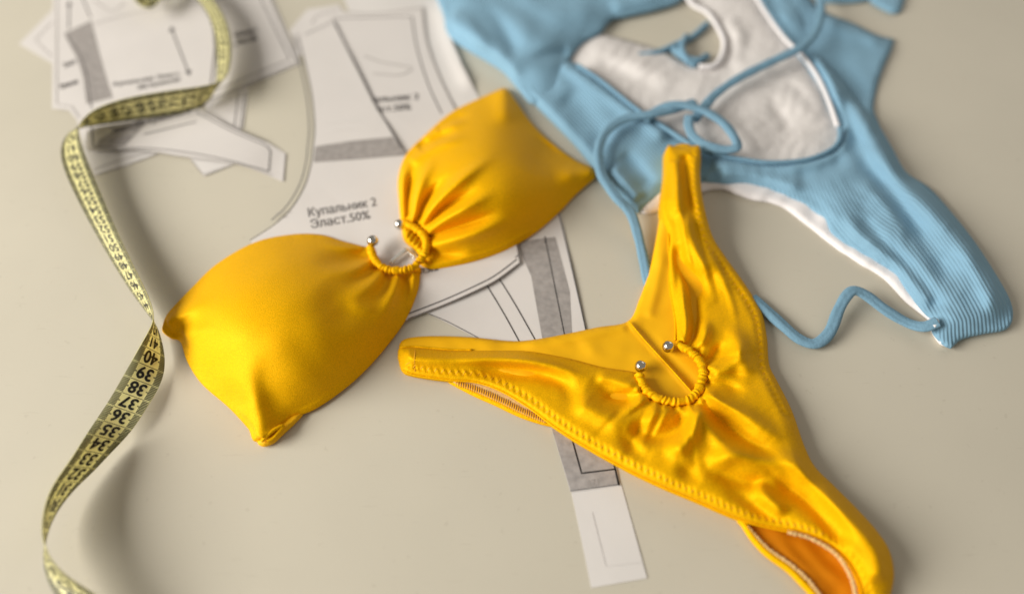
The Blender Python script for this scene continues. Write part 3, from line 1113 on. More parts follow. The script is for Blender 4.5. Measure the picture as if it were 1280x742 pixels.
def bikini_top():
    base = P(470, 350, 0)
    root = empty('bandeau_bikini', base, 'yellow satin bandeau bikini top with two puffed cups joined at the middle', 'bikini top')
    # --- near cup
    o1 = [(204, 405), (210, 391), (240, 359), (272, 329), (318, 303), (363, 293), (400, 293), (428, 301), (455, 308), (464, 309), (470, 322), (484, 334), (504, 338), (524, 333),
          (524, 346), (520, 366), (505, 400), (473, 442), (437, 478), (395, 508), (363, 522), (346, 541), (329, 554), (317, 547), (311, 533), (285, 506), (253, 478), (235, 451), (226, 426),
          (214, 421), (204, 413)]
    f1 = [fold([(326, 549), (320, 515), (313, 480), (308, 440)], 3.6, 30, 18, .02, .85),
          fold([(345, 528), (338, 500), (334, 465), (350, 425)], -2.2, 18, 30, .3, .8),
          fold([(306, 515), (290, 490), (282, 465)], -1.2, 12, None, .2, .7),
          fold([(208, 402), (225, 392), (245, 380), (270, 366)], 3.4, 12, 9, .02, .8),
          fold([(218, 424), (232, 408), (252, 397), (280, 388)], -1.5, 9, 16, .05, .85),
          fold([(228, 420), (250, 412), (275, 408)], 1.6, 8, None, .1, .8),
          fold([(464, 316), (440, 322), (410, 325), (380, 322)], -4.2, 9, 13, .05, .9),
          fold([(470, 322), (445, 335), (415, 341), (395, 338)], 2.2, 8, 8, .05, .9),
          fold([(474, 329), (450, 348), (422, 358)], -2.6, 7, 8, .05, .9),
          fold([(455, 310), (430, 309), (395, 303)], 2.2, 6, None, .05, .8),
          fold([(482, 336), (466, 354), (440, 370), (415, 380)], 2.4, 8, 10, .05, .9),
          fold([(489, 338), (478, 362), (455, 385)], -2.6, 7, 9, .05, .9),
          fold([(498, 339), (492, 365), (475, 395), (455, 415)], 2.6, 9, 8, .05, .9),
          fold([(507, 339), (505, 368), (492, 395)], -2.2, 6, 8, .05, .9),
          fold([(516, 338), (516, 362), (506, 390)], 1.6, 5, 5, .05, .8),
          fold([(400, 350), (430, 385), (440, 420)], -2.0, 34, 26, .4, .4),
          fold([(430, 375), (455, 385), (480, 388)], 1.2, 10, 10, .4, .4),
          fold([(330, 545), (365, 520), (400, 503), (440, 473), (476, 437), (506, 397)], 0.7, 3.2, None, .05, .05),
          ruffles([(464, 309), (470, 323), (484, 335), (504, 339), (524, 334)], 1, 20, 1.5, 2.0, 11, 6, 24),
          waves(3, 80, 0.2)]

    def h1(q, d):
        x, y = q[:, 0], q[:, 1]
        bulk = 22 * np.exp(-(((x - 335) / 150) ** 2 + ((y - 385) / 105) ** 2)) 
        z = 2.6 + dome(d, 3.4, 9) + (7.0 + bulk) * (1 - (1 - np.clip(d / 80, 0, 1)) ** 2)
        return z, 1.3 * sumf(f1, q) * np.clip(d / 6, 0.2, 1), 2.0, 230
    c1 = cloth('cup', o1, h1, M_YEL, root, 2.1, 0.6, label='near left cup, smooth and puffed', sharp=(22,), rim_steps=((0.6, -0.25), (0.25, 0.0), (0.0, 0.7)))
    # rolled side opening at the near tip of the cup
    def hr(q, d):
        return 3.6 + dome(d, 1.6, 8) 
    cloth('side_hem', [(322, 552), (330, 556.5), (342, 552), (354, 541), (368, 528), (378, 516), (365, 519), (345, 533), (330, 543)], lambda q, d: 2.4 + dome(d, 1.5, 7), M_YEL_IN, root, 2.4,
          0.4, label='rolled under side edge of the near cup')
    px_tube('side_seam', [(334, 551), (343, 546), (354, 532), (344, 536), (334, 544), (327, 551)], (4.6, 5.0, 5.4, 6.4, 6.4, 5.2), 0.9, M_YEL, root, 2, 8)
    # --- far cup
    o2 = [(629, 110), (606, 120), (565, 140), (531, 169), (508, 193), (499, 220), (500, 250), (503, 276), (512, 284), (522, 292), (530, 302), (528, 318), (524, 328),
          (534, 334), (549, 334), (591, 325), (629, 312), (666, 291), (697, 265), (719, 242), (744, 219), (741, 210), (719, 200), (689, 178), (663, 152), (641, 121), (635, 112)]
    f2 = [fold([(505, 276), (502, 245), (505, 215), (520, 188)], 3.0, 6, 6, .03, .5),
          fold([(510, 280), (510, 250), (514, 225), (525, 200)], -3.6, 5, 6, .03, .5),
          fold([(516, 280), (519, 250), (530, 220), (548, 195)], 4.2, 6, 8, .03, .5),
          fold([(521, 284), (530, 258), (545, 235), (565, 215)], -3.6, 5, 6, .03, .5),
          fold([(525, 286), (538, 262), (560, 238), (595, 210), (625, 190)], 4.0, 7, 8, .03, .5),
          fold([(528, 289), (548, 266), (575, 248), (605, 232)], -3.0, 5, 6, .03, .5),
          fold([(530, 293), (552, 276), (585, 258), (622, 238)], 3.6, 6, 8, .03, .5),
          fold([(531, 299), (560, 288), (595, 276), (630, 262)], -3.6, 6, 7, .03, .5),
          fold([(531, 305), (560, 300), (600, 290), (650, 270)], 2.6, 8, 8, .03, .5),
          fold([(530, 315), (560, 317), (590, 314)], -1.8, 6, None, .03, .5),
          fold([(512, 205), (535, 188), (565, 176), (590, 172)], 2.0, 6, None, .1, .4),
          fold([(522, 186), (545, 172), (572, 164)], -2.0, 5, None, .1, .4),
          fold([(530, 176), (555, 160), (585, 152)], 1.6, 5, None, .1, .4),
          fold([(545, 162), (570, 148), (590, 143)], -1.4, 4, None, .1, .4),
          fold([(742, 214), (715, 218), (690, 222)], 3.0, 12, None, .02, .5),
          fold([(630, 112), (632, 135), (636, 160)], 3.0, 14, None, .02, .5),
          fold([(689, 178), (676, 200), (668, 220)], -2.0, 20, None, .1, .5),
          fold([(535, 333), (590, 322), (630, 308), (666, 288)], 0.7, 3, None, .05, .05),
          ruffles([(504, 276), (514, 282), (524, 290), (531, 300), (530, 316), (525, 330)], -1, 19, 1.5, 2.0, 12, 6, 26), waves(13, 80, 0.2)]

    def h2(q, d):
        x, y = q[:, 0], q[:, 1]
        bulk = 20 * np.exp(-(((x - 615) / 100) ** 2 + ((y - 225) / 85) ** 2))
        z = 2.6 + dome(d, 3.4, 9) + (6.0 + bulk) * (1 - (1 - np.clip(d / 70, 0, 1)) ** 2)
        return z, 1.35 * sumf(f2, q) * np.clip(d / 5, 0.35, 1), 2.0, 200
    cloth('cup', o2, h2, M_YEL, root, 2.1, 0.6, label='far right cup, gathered at its left end', sharp=(20,), rim_steps=((0.6, -0.25), (0.25, 0.0), (0.0, 0.7)))
    cloth('cup_underside', [(503, 276), (503, 290), (506, 300), (518, 311), (528, 322), (533, 312), (532, 298), (520, 285)], lambda q, d: 3.2 + dome(d, 3.4, 8) + 1.1 * np.sin(q[:, 0] * 0.9 + q[:, 1] * .5) * np.clip(d / 3, 0, 1),
          M_YEL, root, 2.4, 0.4)
    # ruched channels
    px_tube('ruched_channel', [(463, 307), (466, 320), (474, 331), (486, 337), (500, 338), (513, 335), (522, 329)], (7.5, 7.8, 7.6, 7.4, 7.4, 7, 6.6), 2.1, M_YEL, root, 0.7, 16, 0.9,
            ripple=(2.3, 0.15, 1), label='gathered edge of the near cup')
    px_tube('ruched_channel', [(506, 279), (515, 283), (524, 289), (531, 297), (533, 308), (530, 318), (524, 327)], (6.6, 7.6, 8.2, 8.2, 7.8, 7.2, 6.6), 2.2, M_YEL, root, 0.7, 16, 0.9,
            ripple=(2.6, 0.18, 3), label='gathered edge of the far cup')
    sphere('bead', 466, 301, 9.5, 3.2, M_METAL, root)
    sphere('bead', 499.5, 280.5, 6.0, 3.0, M_METAL, root)
    # clear clasp: small loop with rounded end
    t = np.linspace(0, 2 * math.pi, 26)
    ax = np.array([math.cos(math.radians(-38)), math.sin(math.radians(-38))])
    pxs = []
    for a in t:
        u, v_ = 12 * math.cos(a), 4.6 * math.sin(a)
        pxs.append((499 + u * ax[0] - v_ * ax[1] * -1, 319.5 + u * ax[1] + v_ * ax[0]))
    px_tube('clasp', pxs, 4.5, 0.95, M_CLEAR, root, 2, 8)
    px_tube('clasp', [(505, 311), (512, 316), (519, 322)], 4.0, 0.9, M_CLEAR, root, 2, 8)


bikini_top()


# ---------------------------------------------------------------- yellow bikini bottom
def bikini_bottom():
    base = P(820, 470, 0)
    root = empty('bikini_bottom', base, 'yellow satin bikini bottom with a beaded gathered front and zigzag hems', 'bikini bottom')
    # back panel, seen inside the waist opening
    bk = [(499, 436), (505, 424), (533, 420), (585, 421), (638, 426), (669, 424), (708, 417), (746, 409), (785, 401), (800, 372), (813, 335), (821, 300), (827, 262), (832, 216), (836, 186),
          (868, 186), (872, 260), (900, 330), (930, 400), (940, 470), (900, 530), (800, 530), (700, 490), (600, 462), (510, 455)]
    seam = [(786, 401), (806, 425), (840, 462), (872, 498)]
    fb = [fold(seam, 0.9, 2.2, 3, .03, .02), fold([(796, 405), (850, 462), (880, 492)], -0.8, 6, None, .1, .1),
          fold([(640, 430), (700, 426), (760, 412), (785, 405)], 1.4, 7, None, .2, .05),
          fold([(720, 432), (760, 440), (800, 432)], 0.9, 14, None, .3, .3), fold([(810, 400), (822, 350), (830, 300)], 1.2, 7, None, .1, .3), waves(5, 40, 0.25)]
    cloth('back_panel', bk, lambda q, d: 1.6 + 11.5 * np.clip((385 - q[:, 1]) / 135, 0, 1) ** 1.3 + dome(d, 1.6, 12) + sumf(fb, q) * np.clip(d / 4, .3, 1), M_YEL_IN, root, 3.4, 0.35, label='back panel seen inside out through the waist')
    px_tube('back_seam', seam, (5.0, 4.6, 4.6, 4.6), 0.45, M_YEL, root, 3, 6)
    # elastic of the far leg opening, seen under the front edge at left
    lo = [(556, 473), (585, 491), (620, 507), (655, 523), (692, 533), (690, 522), (650, 500), (600, 478)]
    cloth('leg_hem', lo, lambda q, d: 1.2 + dome(d, 1.2, 5), M_YEL, root, 2.6, 0.35, label='back leg hem showing its elastic')
    inn = [(562, 474), (590, 487), (622, 501), (655, 517), (686, 528), (680, 515), (640, 492), (598, 476)]
    cloth('elastic', inn, lambda q, d: 2.6 + dome(d, .5, 4), M_OVERLOCK, root, 2.6, 0.8)
    stitches('elastic_stitching', [(568, 478), (594, 486), (624, 499), (656, 515), (684, 526)], M_THREAD, root, lambda q: 3.2, 3.0, 9, 0.30, 75, off=0.2)
    # --- crotch back layer, bottom right
    cb = [(922, 647), (930, 655), (942, 673), (960, 692), (986, 711), (1004, 729), (1016, 742), (1030, 768), (1095, 775), (1110, 720), (1060, 670), (980, 640)]
    cloth('crotch_lining', cb, lambda q, d: 1.2 + dome(d, 1.2, 6) + 0.5 * fold([(940, 655), (990, 690), (1030, 740)], 1.5, 18)(q) + waves(8, 45, .35)(q), M_ORANGE, root, 3, 0.35,
          label='orange inner lining of the crotch')
    px_tube('leg_hem', [(924, 649), (930, 655), (942, 673), (960, 692), (986, 711), (1004, 729), (1016, 742), (1032, 768)], 3.0, 1.7, M_YEL, root, 3, 10)
    px_tube('overlock_edge', [(934, 657), (948, 673), (964, 688), (990, 706), (1010, 724), (1024, 742), (1036, 760)], (3.9,) * 7, 0.9, M_OVERLOCK, root, 1.2, 8, 0.8, ripple=(1.5, .3, 5))
    # --- front panel
    fr = [(498, 446), (500, 434), (516, 434), (540, 436), (567, 438), (620, 438), (662, 439), (708, 447), (753, 458), (790, 464), (800, 468), (807, 487), (820, 498), (844, 504), (865, 501),
          (876, 486), (880, 468), (875, 450), (862, 437), (845, 427), (844, 400), (837, 358), (836, 316), (836, 292), (827, 262), (832, 216), (833, 186), (836, 181), (853, 184), (874, 181),
          (876, 190), (875, 213), (879, 251), (890, 293), (907, 321), (932, 356), (951, 388), (958, 420), (961, 454), (971, 475), (989, 511), (1005, 556), (1019, 583), (1043, 607),
          (1073, 637), (1097, 664), (1112, 688), (1117, 715), (1113, 742), (1105, 770), (1080, 770), (1075, 735), (1064, 709), (1049, 691), (1028, 677), (998, 667), (960, 659), (924, 649),
          (870, 626), (825, 607), (780, 585), (725, 554), (690, 531), (662, 510), (627, 489), (596, 478), (561, 475), (519, 469), (504, 463)]
    low = [(504, 463), (519, 469), (561, 475), (596, 478), (627, 489), (662, 510), (690, 531), (725, 554), (780, 585), (825, 607), (870, 626), (924, 649), (960, 659), (998, 667), (1028, 677),
           (1049, 691), (1064, 709), (1075, 735), (1080, 770)]
    rgt = [(876, 190), (875, 213), (879, 251), (890, 293), (907, 321), (932, 356), (951, 388), (958, 420), (961, 454), (971, 475), (989, 511)]
    ff = [  # left wing
        fold([(505, 442), (560, 447), (610, 446), (660, 450), (705, 462), (745, 480)], 5.0, 10, 9, .03, .4),
        fold([(560, 462), (600, 462), (640, 464), (680, 468), (706, 480), (712, 500), (704, 520)], -3.4, 9, 9, .4, .4),
        fold([(730, 478), (760, 488), (790, 505), (800, 525)], -3.6, 14, 14, .4, .4),
        fold([(715, 500), (745, 515), (775, 530), (800, 540)], 3.2, 12, 10, .2, .2),
        fold([(745, 465), (775, 478), (800, 490)], 2.0, 8, None, .2, .1),
        fold([(798, 488), (775, 495), (750, 497)], -1.6, 5, None, .1, .4),
        fold([(808, 494), (790, 508), (770, 515)], 1.8, 5, None, .1, .4),
        fold([(772, 528), (783, 548), (795, 562), (812, 580)], -3.0, 8, 9, .5, .5),
        # hollow below the channel
        fold([(735, 512), (780, 532), (822, 546), (850, 532), (866, 506)], -3.6, 11, 8, .5, .1),
        fold([(872, 504), (862, 540), (848, 580), (840, 600)], 2.4, 12, 10, .05, .8),
        fold([(830, 505), (815, 522), (790, 530)], 1.6, 7, 7, .05, .8),
        fold([(826, 560), (850, 558), (868, 535), (874, 508)], 4.0, 10, 9, .3, .1),
        # folds radiating right of the channel
        fold([(874, 500), (900, 524), (940, 556), (975, 575), (1005, 584)], -3.8, 8, 10, .04, .4),
        fold([(879, 490), (912, 508), (955, 535), (990, 562)], 3.4, 9, 8, .04, .5),
        fold([(868, 505), (884, 532), (910, 560), (950, 590)], 2.6, 8, 9, .04, .6),
        fold([(868, 503), (876, 525), (880, 545)], -2.0, 4, 5, .04, .4),
        fold([(882, 478), (905, 482), (935, 492)], -2.6, 6, 7, .04, .4),
        fold([(882, 468), (905, 462), (925, 440), (930, 410)], 2.6, 8, 8, .04, .4),
        fold([(878, 456), (892, 446), (905, 425)], -2.6, 6, 6, .04, .4),
        fold([(866, 440), (880, 420), (882, 395)], 2.6, 6, 6, .04, .4),
        fold([(850, 432), (855, 405), (852, 375), (852, 345)], 3.6, 6, 7, .04, .35),
        fold([(862, 436), (868, 405), (866, 375), (862, 350), (852, 320)], -3.6, 6, 8, .04, .3),
        fold([(845, 300), (850, 330), (870, 352), (885, 380)], -3.2, 7, 8, .2, .3),
        fold([(858, 262), (862, 295), (878, 325), (897, 352)], 3.2, 8, 8, .2, .3),
        fold([(842, 200), (844, 240), (845, 280)], 2.2, 7, 6, .05, .3),
        fold([(857, 192), (858, 230), (866, 270)], -2.2, 5, 6, .05, .3),
        fold([(868, 195), (867, 230), (876, 270)], 1.2, 5, 6, .05, .3),
        fold([(912, 400), (925, 440), (940, 480)], 2.6, 10, 9, .3, .3),
        # lower right body
        fold([(880, 580), (920, 568), (960, 574), (995, 580), (1025, 610)], 4.4, 11, 10, .2, .3),
        fold([(860, 570), (895, 590), (940, 604), (1000, 606)], -3.2, 9, 10, .5, .4),
        fold([(895, 600), (925, 620), (965, 645), (1000, 655)], -2.8, 9, 9, .5, .5),
        fold([(945, 600), (960, 622), (985, 645)], 3.0, 8, 8, .2, .3),
        fold([(965, 600), (1000, 620), (1040, 655), (1060, 690)], -3.4, 12, 12, .2, .2),
        fold([(1020, 590), (1060, 640), (1090, 680), (1100, 730)], 2.8, 14, 14, .2, .1),
        fold([(840, 575), (862, 592), (872, 612)], -2.0, 9, 9, .5, .5),
        waves(21, 70, 0.35), waves(22, 20, 0.04)]

    ruffle = ruffles([(801, 470), (805, 482), (812, 492), (825, 501), (844, 506), (864, 502), (876, 490), (883, 476), (884, 462), (878, 447), (865, 434), (850, 427)], 1, 26, 1.5, 2.6, 1)

    rays = ruffles([(805, 482), (812, 492), (825, 501), (844, 506), (864, 502), (876, 490), (883, 476), (884, 462), (878, 447)], 1, 17, 1.5, 4.2, 8, 60, 150)
    strapf = lambda q: sumf(sf, q)
    sf = [fold([(848, 205), (850, 250), (856, 300), (868, 350), (872, 400)], 1.5, 3.2, 4.5, .1, .4), fold([(862, 200), (864, 250), (874, 300), (892, 350), (905, 400)], -1.4, 3.5, 4.5, .1, .4),
          fold([(870, 240), (880, 290), (898, 335), (915, 380), (925, 430)], 1.3, 4, 5, .2, .4), fold([(842, 290), (846, 340), (850, 390), (856, 430)], -1.4, 3, 4, .3, .1),
          fold([(530, 452), (580, 455), (630, 455), (680, 462), (720, 476)], -1.3, 4, 5, .3, .4), fold([(560, 448), (620, 447), (680, 452), (740, 472)], 1.3, 4, 4, .3, .4),
          fold([(960, 560), (1000, 590), (1050, 640), (1085, 690)], 1.4, 5, 6, .4, .4), fold([(930, 560), (975, 600), (1020, 640), (1060, 700)], -1.3, 5, 6, .4, .3)]

    def hf(q, d=None):
        q = np.atleast_2d(q)[:, :2]
        if d is None:
            d = dist_poly(q, OUT, True)[0]
        x, y = q[:, 0], q[:, 1]
        body = 3.2 + 6.0 * np.exp(-(((x - 900) / 170) ** 2 + ((y - 560) / 110) ** 2)) + 6.5 * np.exp(-(((x - 1060) / 70) ** 2 + ((y - 680) / 70) ** 2))
        z = 3.2 + dome(d, 1.0, 20, 0.5) * body
        WK[0] = 1.12
        z = z + sumf(ff, q) * np.clip(d / 16, 0.12, 1) * 1.4
        WK[0] = 1.0
        z = z + (rays(q) + strapf(q)) * np.clip(d / 14, 0.1, 1)
        z = z + ruffle(q) * np.clip(d / 3, 0, 1)
        z = z + 12.5 * np.clip((385 - y) / 135, 0, 1) ** 1.3
        # hem: flat band with a dent where the zigzag seam pulls it in
        dl, pl, _, _ = dist_poly(q, LOWC)
        z = z - 0.6 * np.exp(-((dl - 10.5) / 3.4) ** 2) * (0.7 + 0.6 * np.sin(pl * 2 * math.pi / 9.0 + dl * 0.5 + 1.3 * np.sin(pl / 31))) + 0.25 * np.exp(-((dl - 4.0) / 3) ** 2)
        dr, pr, _, _ = dist_poly(q, RGTC)
        z = z - 0.8 * np.exp(-((dr - 10) / 3.0) ** 2) * (0.75 + 0.5 * np.sin(pr * 2 * math.pi / 8.0 + dr * 0.5 + 1.3 * np.sin(pr / 27)))
        return np.maximum(z, 2.9)
    OUT = catmull(fr, True, 2.3, (0, 10, 19, 27, 29))
    LOWC = catmull(low, False, 4)
    RGTC = catmull(rgt, False, 4)
    cloth('front_panel', fr, hf, M_YEL, root, 2.3, 0.6, sharp=(0, 10, 19, 27, 29), label='creased satin front panel', rim_steps=((0.6, -0.2), (0.0, 0.5)))

    def inset_line(pts, d):
        return offset_line(pts, d)
    stitches('zigzag_stitching', inset_line(low[:15], 10.5), M_THREAD, root, lambda q: hf(q), 9.0, 8.5, 0.20, -60, off=0.02)
    stitches('zigzag_stitching', inset_line(rgt[1:], -10.0)[:9], M_THREAD, root, lambda q: hf(q), 8.0, 8.0, 0.19, 60, off=0.02)
    # rolled hem along the lower edge
    c = catmull(low, False, 4)[:, :2]
    hz = hf(np.array(inset_line(c, 1.0))) - 0.5
    path = P(c[:, 0], c[:, 1], hz * 1e-3)
    v, f = world_tube(path, 0.0005, 8)
    mesh_obj('rolled_hem', v, f, M_YEL, root)
    cc = [(985, 664.5), (1010, 671), (1030, 681), (1046, 693), (1058, 709), (1067, 730), (1072, 760)]
    px_tube('overlock_edge', cc, (9, 8.6, 8.5, 8.5, 8.5, 8.5, 8.5), 0.9, M_OVERLOCK, root, 1.2, 8, .8, ripple=(1.5, .3, 7))
    # left side seam
    stitches('side_seam', [(519, 437), (518, 452), (519, 466)], M_THREAD, root, lambda q: hf(q), 3.0, 3.2, 0.22, 0, off=0.12)
    # ruched channel and beads
    px_tube('ruched_channel', [(799, 468), (803, 480), (811, 490), (824, 498), (843, 502), (860, 500), (871, 490), (877, 476), (879, 463), (873, 449), (861, 438), (847, 430)],
            (6.5, 7.2, 7.6, 8, 8, 8, 8, 8, 8, 7.8, 7.6, 7.2), 2.15, M_YEL, root, 0.7, 16, 0.85, ripple=(2.7, 0.15, 2), label='curved gathered channel below the beads')
    sphere('bead', 801, 457.5, 7.5, 3.05, M_METAL, root)
    sphere('bead', 835.5, 433, 7.0, 3.1, M_METAL, root)
    # raised waist edge of the front (thin rolled edge catching light)
    for ln in ([(500, 434), (516, 433), (540, 435), (567, 437), (590, 437)], [(844, 425), (844, 400), (837, 358), (836, 316), (836, 292)]):
        c = catmull(ln, False, 4)[:, :2]
        z = hf(c + np.array([0.0, 1.0])) - 0.3
        v, f = world_tube(P(c[:, 0], c[:, 1], z * 1e-3), 0.0006, 6)
        mesh_obj('waist_edge', v, f, M_YEL, root)


bikini_bottom()


# ---------------------------------------------------------------- blue swimsuit
def swimsuit():
    base = P(960, 180, 0)
    root = empty('swimsuit', base, 'pale blue ribbed one piece swimsuit lying inside out with white lining and ties', 'swimsuit')

    def along(line, k=1.0):
        c = catmull(line, False, 6)

        def f(q):
            d, par, side, L = dist_poly(q, c)
            # scale pixels to metres by depth
            v = (q[:, 1] - CY) / FPX
            z = CAMH / (math.sin(TH) + v * math.cos(TH))
            return d * z / FPX * k
        return f
    # right back panel
    cloth('back_strap', [(985, -25), (1024, 10), (1039, 19), (1066, 29), (1097, 44), (1118, 49), (1114, 63), (1104, 85), (1097, 107), (1092, 136), (1098, 160), (1060, 150), (990, 60), (940, -25)],
          lambda q, d: 2.2 + dome(d, 2.5, 10) + fold([(1030, 25), (1070, 40), (1110, 52)], 3.0, 10)(q) + fold([(1040, 60), (1060, 100), (1085, 140)], -1.8, 20)(q) + waves(31, 50, .5)(q),
          M_BLUE, root, 4.5, 0.35, sharp=(5,), rib=along([(1118, 49), (1104, 85), (1092, 140)]), label='wide strap behind at right')
    cloth('strap_end', [(1080, -20), (1087, 0), (1102, 10), (1116, 16), (1127, 12), (1129, -20)], lambda q, d: 2 + dome(d, 2.5, 10), M_BLUE, root, 4.5, 0.35, rib=along([(1087, 0), (1116, 16)]))
    cloth('strap_end', [(1015, -25), (1020, -2), (1045, 3), (1075, 2), (1090, -4), (1100, -25)], lambda q, d: 2 + dome(d, 2, 10), M_BLUE, root, 4.5, 0.35, rib=along([(1010, 0), (1090, 0)]))
    px_tube('loose_cord', [(798, 70), (822, 66), (845, 56), (866, 46), (884, 30)], 2.5, 2.2, M_BLUE_CORD, root, 4, 10)
    px_tube('loose_cord', [(842, 62), (856, 72), (872, 76), (884, 70)], (3, 5, 5, 3), 2.4, M_BLUE_CORD, root, 4, 10)
    px_tube('loose_cord', [(858, 46), (852, 60), (858, 74), (870, 82)], (3, 6, 6, 3), 2.4, M_BLUE_CORD, root, 4, 10)
    # lower white lining edge
    wl = [(800, 262), (812, 266), (830, 262), (860, 245), (900, 236), (936, 248), (973, 256), (1009, 281), (1046, 310), (1082, 333), (1104, 347), (1133, 377), (1158, 397), (1172, 412), (1180, 430),
          (1190, 431), (1190, 400), (1150, 350), (1090, 290), (1000, 225), (900, 205), (820, 225)]
    cloth('lining', wl, lambda q, d: 1.5 + dome(d, 1.6, 8) + waves(33, 30, .5)(q), M_WHITE_EDGE, root, 4.0, 0.35, label='white lining edge along the lower leg opening')
    # white lining of the body
    wb = [(712, 68), (730, 48), (748, 43), (771, 47), (799, 55), (825, 63), (853, 77), (874, 84), (892, 83), (902, 70), (904, 52), (895, 31), (883, 15), (862, 2), (850, -25), (935, -25), (950, 5),
          (979, 45), (1004, 68), (1024, 95), (1040, 126), (1052, 158), (1052, 176), (1038, 192), (1007, 205), (965, 208), (920, 202), (860, 190), (790, 150), (750, 112), (720, 90)]
    fw = [fold([(730, 55), (780, 72), (820, 92), (850, 100)], 3.6, 18, 14, .2, .5), fold([(740, 80), (790, 98), (830, 108)], -3.0, 12, None, .2, .2),
          fold([(945, 30), (920, 80), (895, 120), (880, 150)], -3.0, 12, 12, .2, .2), fold([(905, 20), (925, 50), (918, 90)], 3.5, 10, 10, .2, .2),
          fold([(960, 130), (980, 150), (988, 172)], -3.4, 7, 9, .3, .3), fold([(965, 112), (1000, 132), (1030, 160)], 2.2, 12, 12, .5, .5),
          fold([(930, 150), (950, 170), (965, 190)], 2.4, 9, 9, .3, .3), fold([(990, 90), (1010, 110), (1030, 140)], 2.0, 8, 8, .3, .3),
          fold([(940, 105), (990, 108), (1020, 112)], -2.0, 6, 6, .3, .3), waves(35, 60, .5)]
    fine_w = waves(37, 26, 0.28, 0.9, 1.2)
    cloth('lining', wb, lambda q, d: (2.0 + dome(d, 2.4, 12), (0.5 * sumf(fw, q) + fine_w(q)) * np.clip(d / 8, .2, 1), 1.4, 20), M_WHITE, root, 4.2, 0.35, label='large creased white lining of the body')
    px_tube('lining_binding', [(851, -20), (864, 4), (884, 16), (896, 32), (905, 52), (902, 70), (892, 82), (874, 83)], 5.0, 2.0, M_WHITE_EDGE, root, 4, 8, .7)
    px_tube('lining_binding', [(938, -20), (952, 8), (979, 46), (1003, 70), (1022, 96), (1036, 126), (1047, 158)], 7.5, 1.7, M_WHITE_EDGE, root, 4, 8, .7)
    # bust piece, upper left
    bu = [(553, -25), (556, 20), (560, 38), (575, 53), (610, 74), (631, 88), (649, 109), (668, 127), (700, 110), (708, 80), (716, 64), (729, 50), (750, 38), (764, 22), (785, 17), (820, 9), (850, -2),
          (860, -25)]
    fb = [fold([(560, 20), (590, 45), (625, 68), (655, 100)], 4.5, 14, 10, .05, .2), fold([(590, -10), (625, 30), (640, 60), (632, 84)], -3.0, 10, 12, .5, .3),
          fold([(628, 10), (652, 40), (690, 55), (712, 60)], 2.4, 18, 16, .5, .4), fold([(650, 80), (680, 70), (712, 66)], -2.4, 8, 8, .5, .1),
          fold([(575, 10), (596, 42), (616, 68)], 2.0, 9, 9, .5, .4), fold([(760, 8), (800, 2), (840, -8)], 2.5, 10, 10, .2, .2), waves(41, 50, .6)]
    # lower strip from bust to the side
    sp = [(632, 86), (649, 109), (687, 147), (715, 175), (736, 200), (760, 230), (786, 258), (797, 264), (812, 252), (832, 240), (880, 227), (905, 226), (905, 195), (880, 182), (840, 160), (799, 135),
          (771, 115), (750, 98), (729, 84), (708, 74), (680, 62), (645, 62)]
    fs = [fold([(640, 95), (690, 145), (730, 190), (780, 250)], 3.0, 12, 9, .05, .1), fold([(700, 78), (745, 105), (790, 140), (840, 172)], 4.5, 13, 10, .05, .1),
          fold([(680, 70), (676, 90), (690, 115)], -4.0, 9, 10, .1, .3), fold([(700, 115), (735, 150), (760, 185)], -3.0, 16, 16, .2, .2),
          fold([(762, 205), (785, 232), (798, 250)], 4.0, 9, 8, .2, .1), fold([(775, 190), (800, 215), (815, 235)], -3.0, 9, 12, .2, .2), waves(43, 50, .6)]
    cloth('side_band', sp, lambda q, d: (3.2 + dome(d, 4.0, 16), sumf(fs, q) * np.clip(d / 8, .2, 1), 2.0, 30), M_BLUE, root, 4.0, 0.35, sharp=(7,),
          rib=along([(632, 86), (687, 147), (736, 200), (790, 262)]), label='ribbed band running down beside the yellow cup')
    cloth('bust', bu, lambda q, d: (5.5 + dome(d, 7.0, 26), sumf(fb, q) * np.clip(d / 8, .2, 1), 3.0, 50), M_BLUE, root, 4.0, 0.35,
          rib=along([(520, -40), (560, 60), (600, 160)]), label='ribbed bust piece at the top')
    # body right and lower: band that wraps the lining and widens to the hip
    bd = [(950, -25), (962, 8), (985, 42), (1006, 66), (1024, 92), (1038, 124), (1049, 156), (1048, 174), (1036, 186), (1007, 198), (965, 202), (930, 198), (895, 190), (878, 200), (878, 222), (900, 227),
          (929, 227), (966, 235), (1006, 253), (1031, 271), (1046, 294), (1089, 320), (1118, 337), (1133, 358), (1158, 389), (1169, 399), (1168, 413), (1181, 428), (1189, 432), (1202, 421),
          (1228, 414), (1258, 408), (1266, 391), (1260, 369), (1239, 333), (1217, 300), (1191, 267), (1162, 235), (1133, 215), (1116, 186), (1095, 151), (1070, 123), (1049, 95), (1025, 68),
          (1006, 30), (990, -25)]
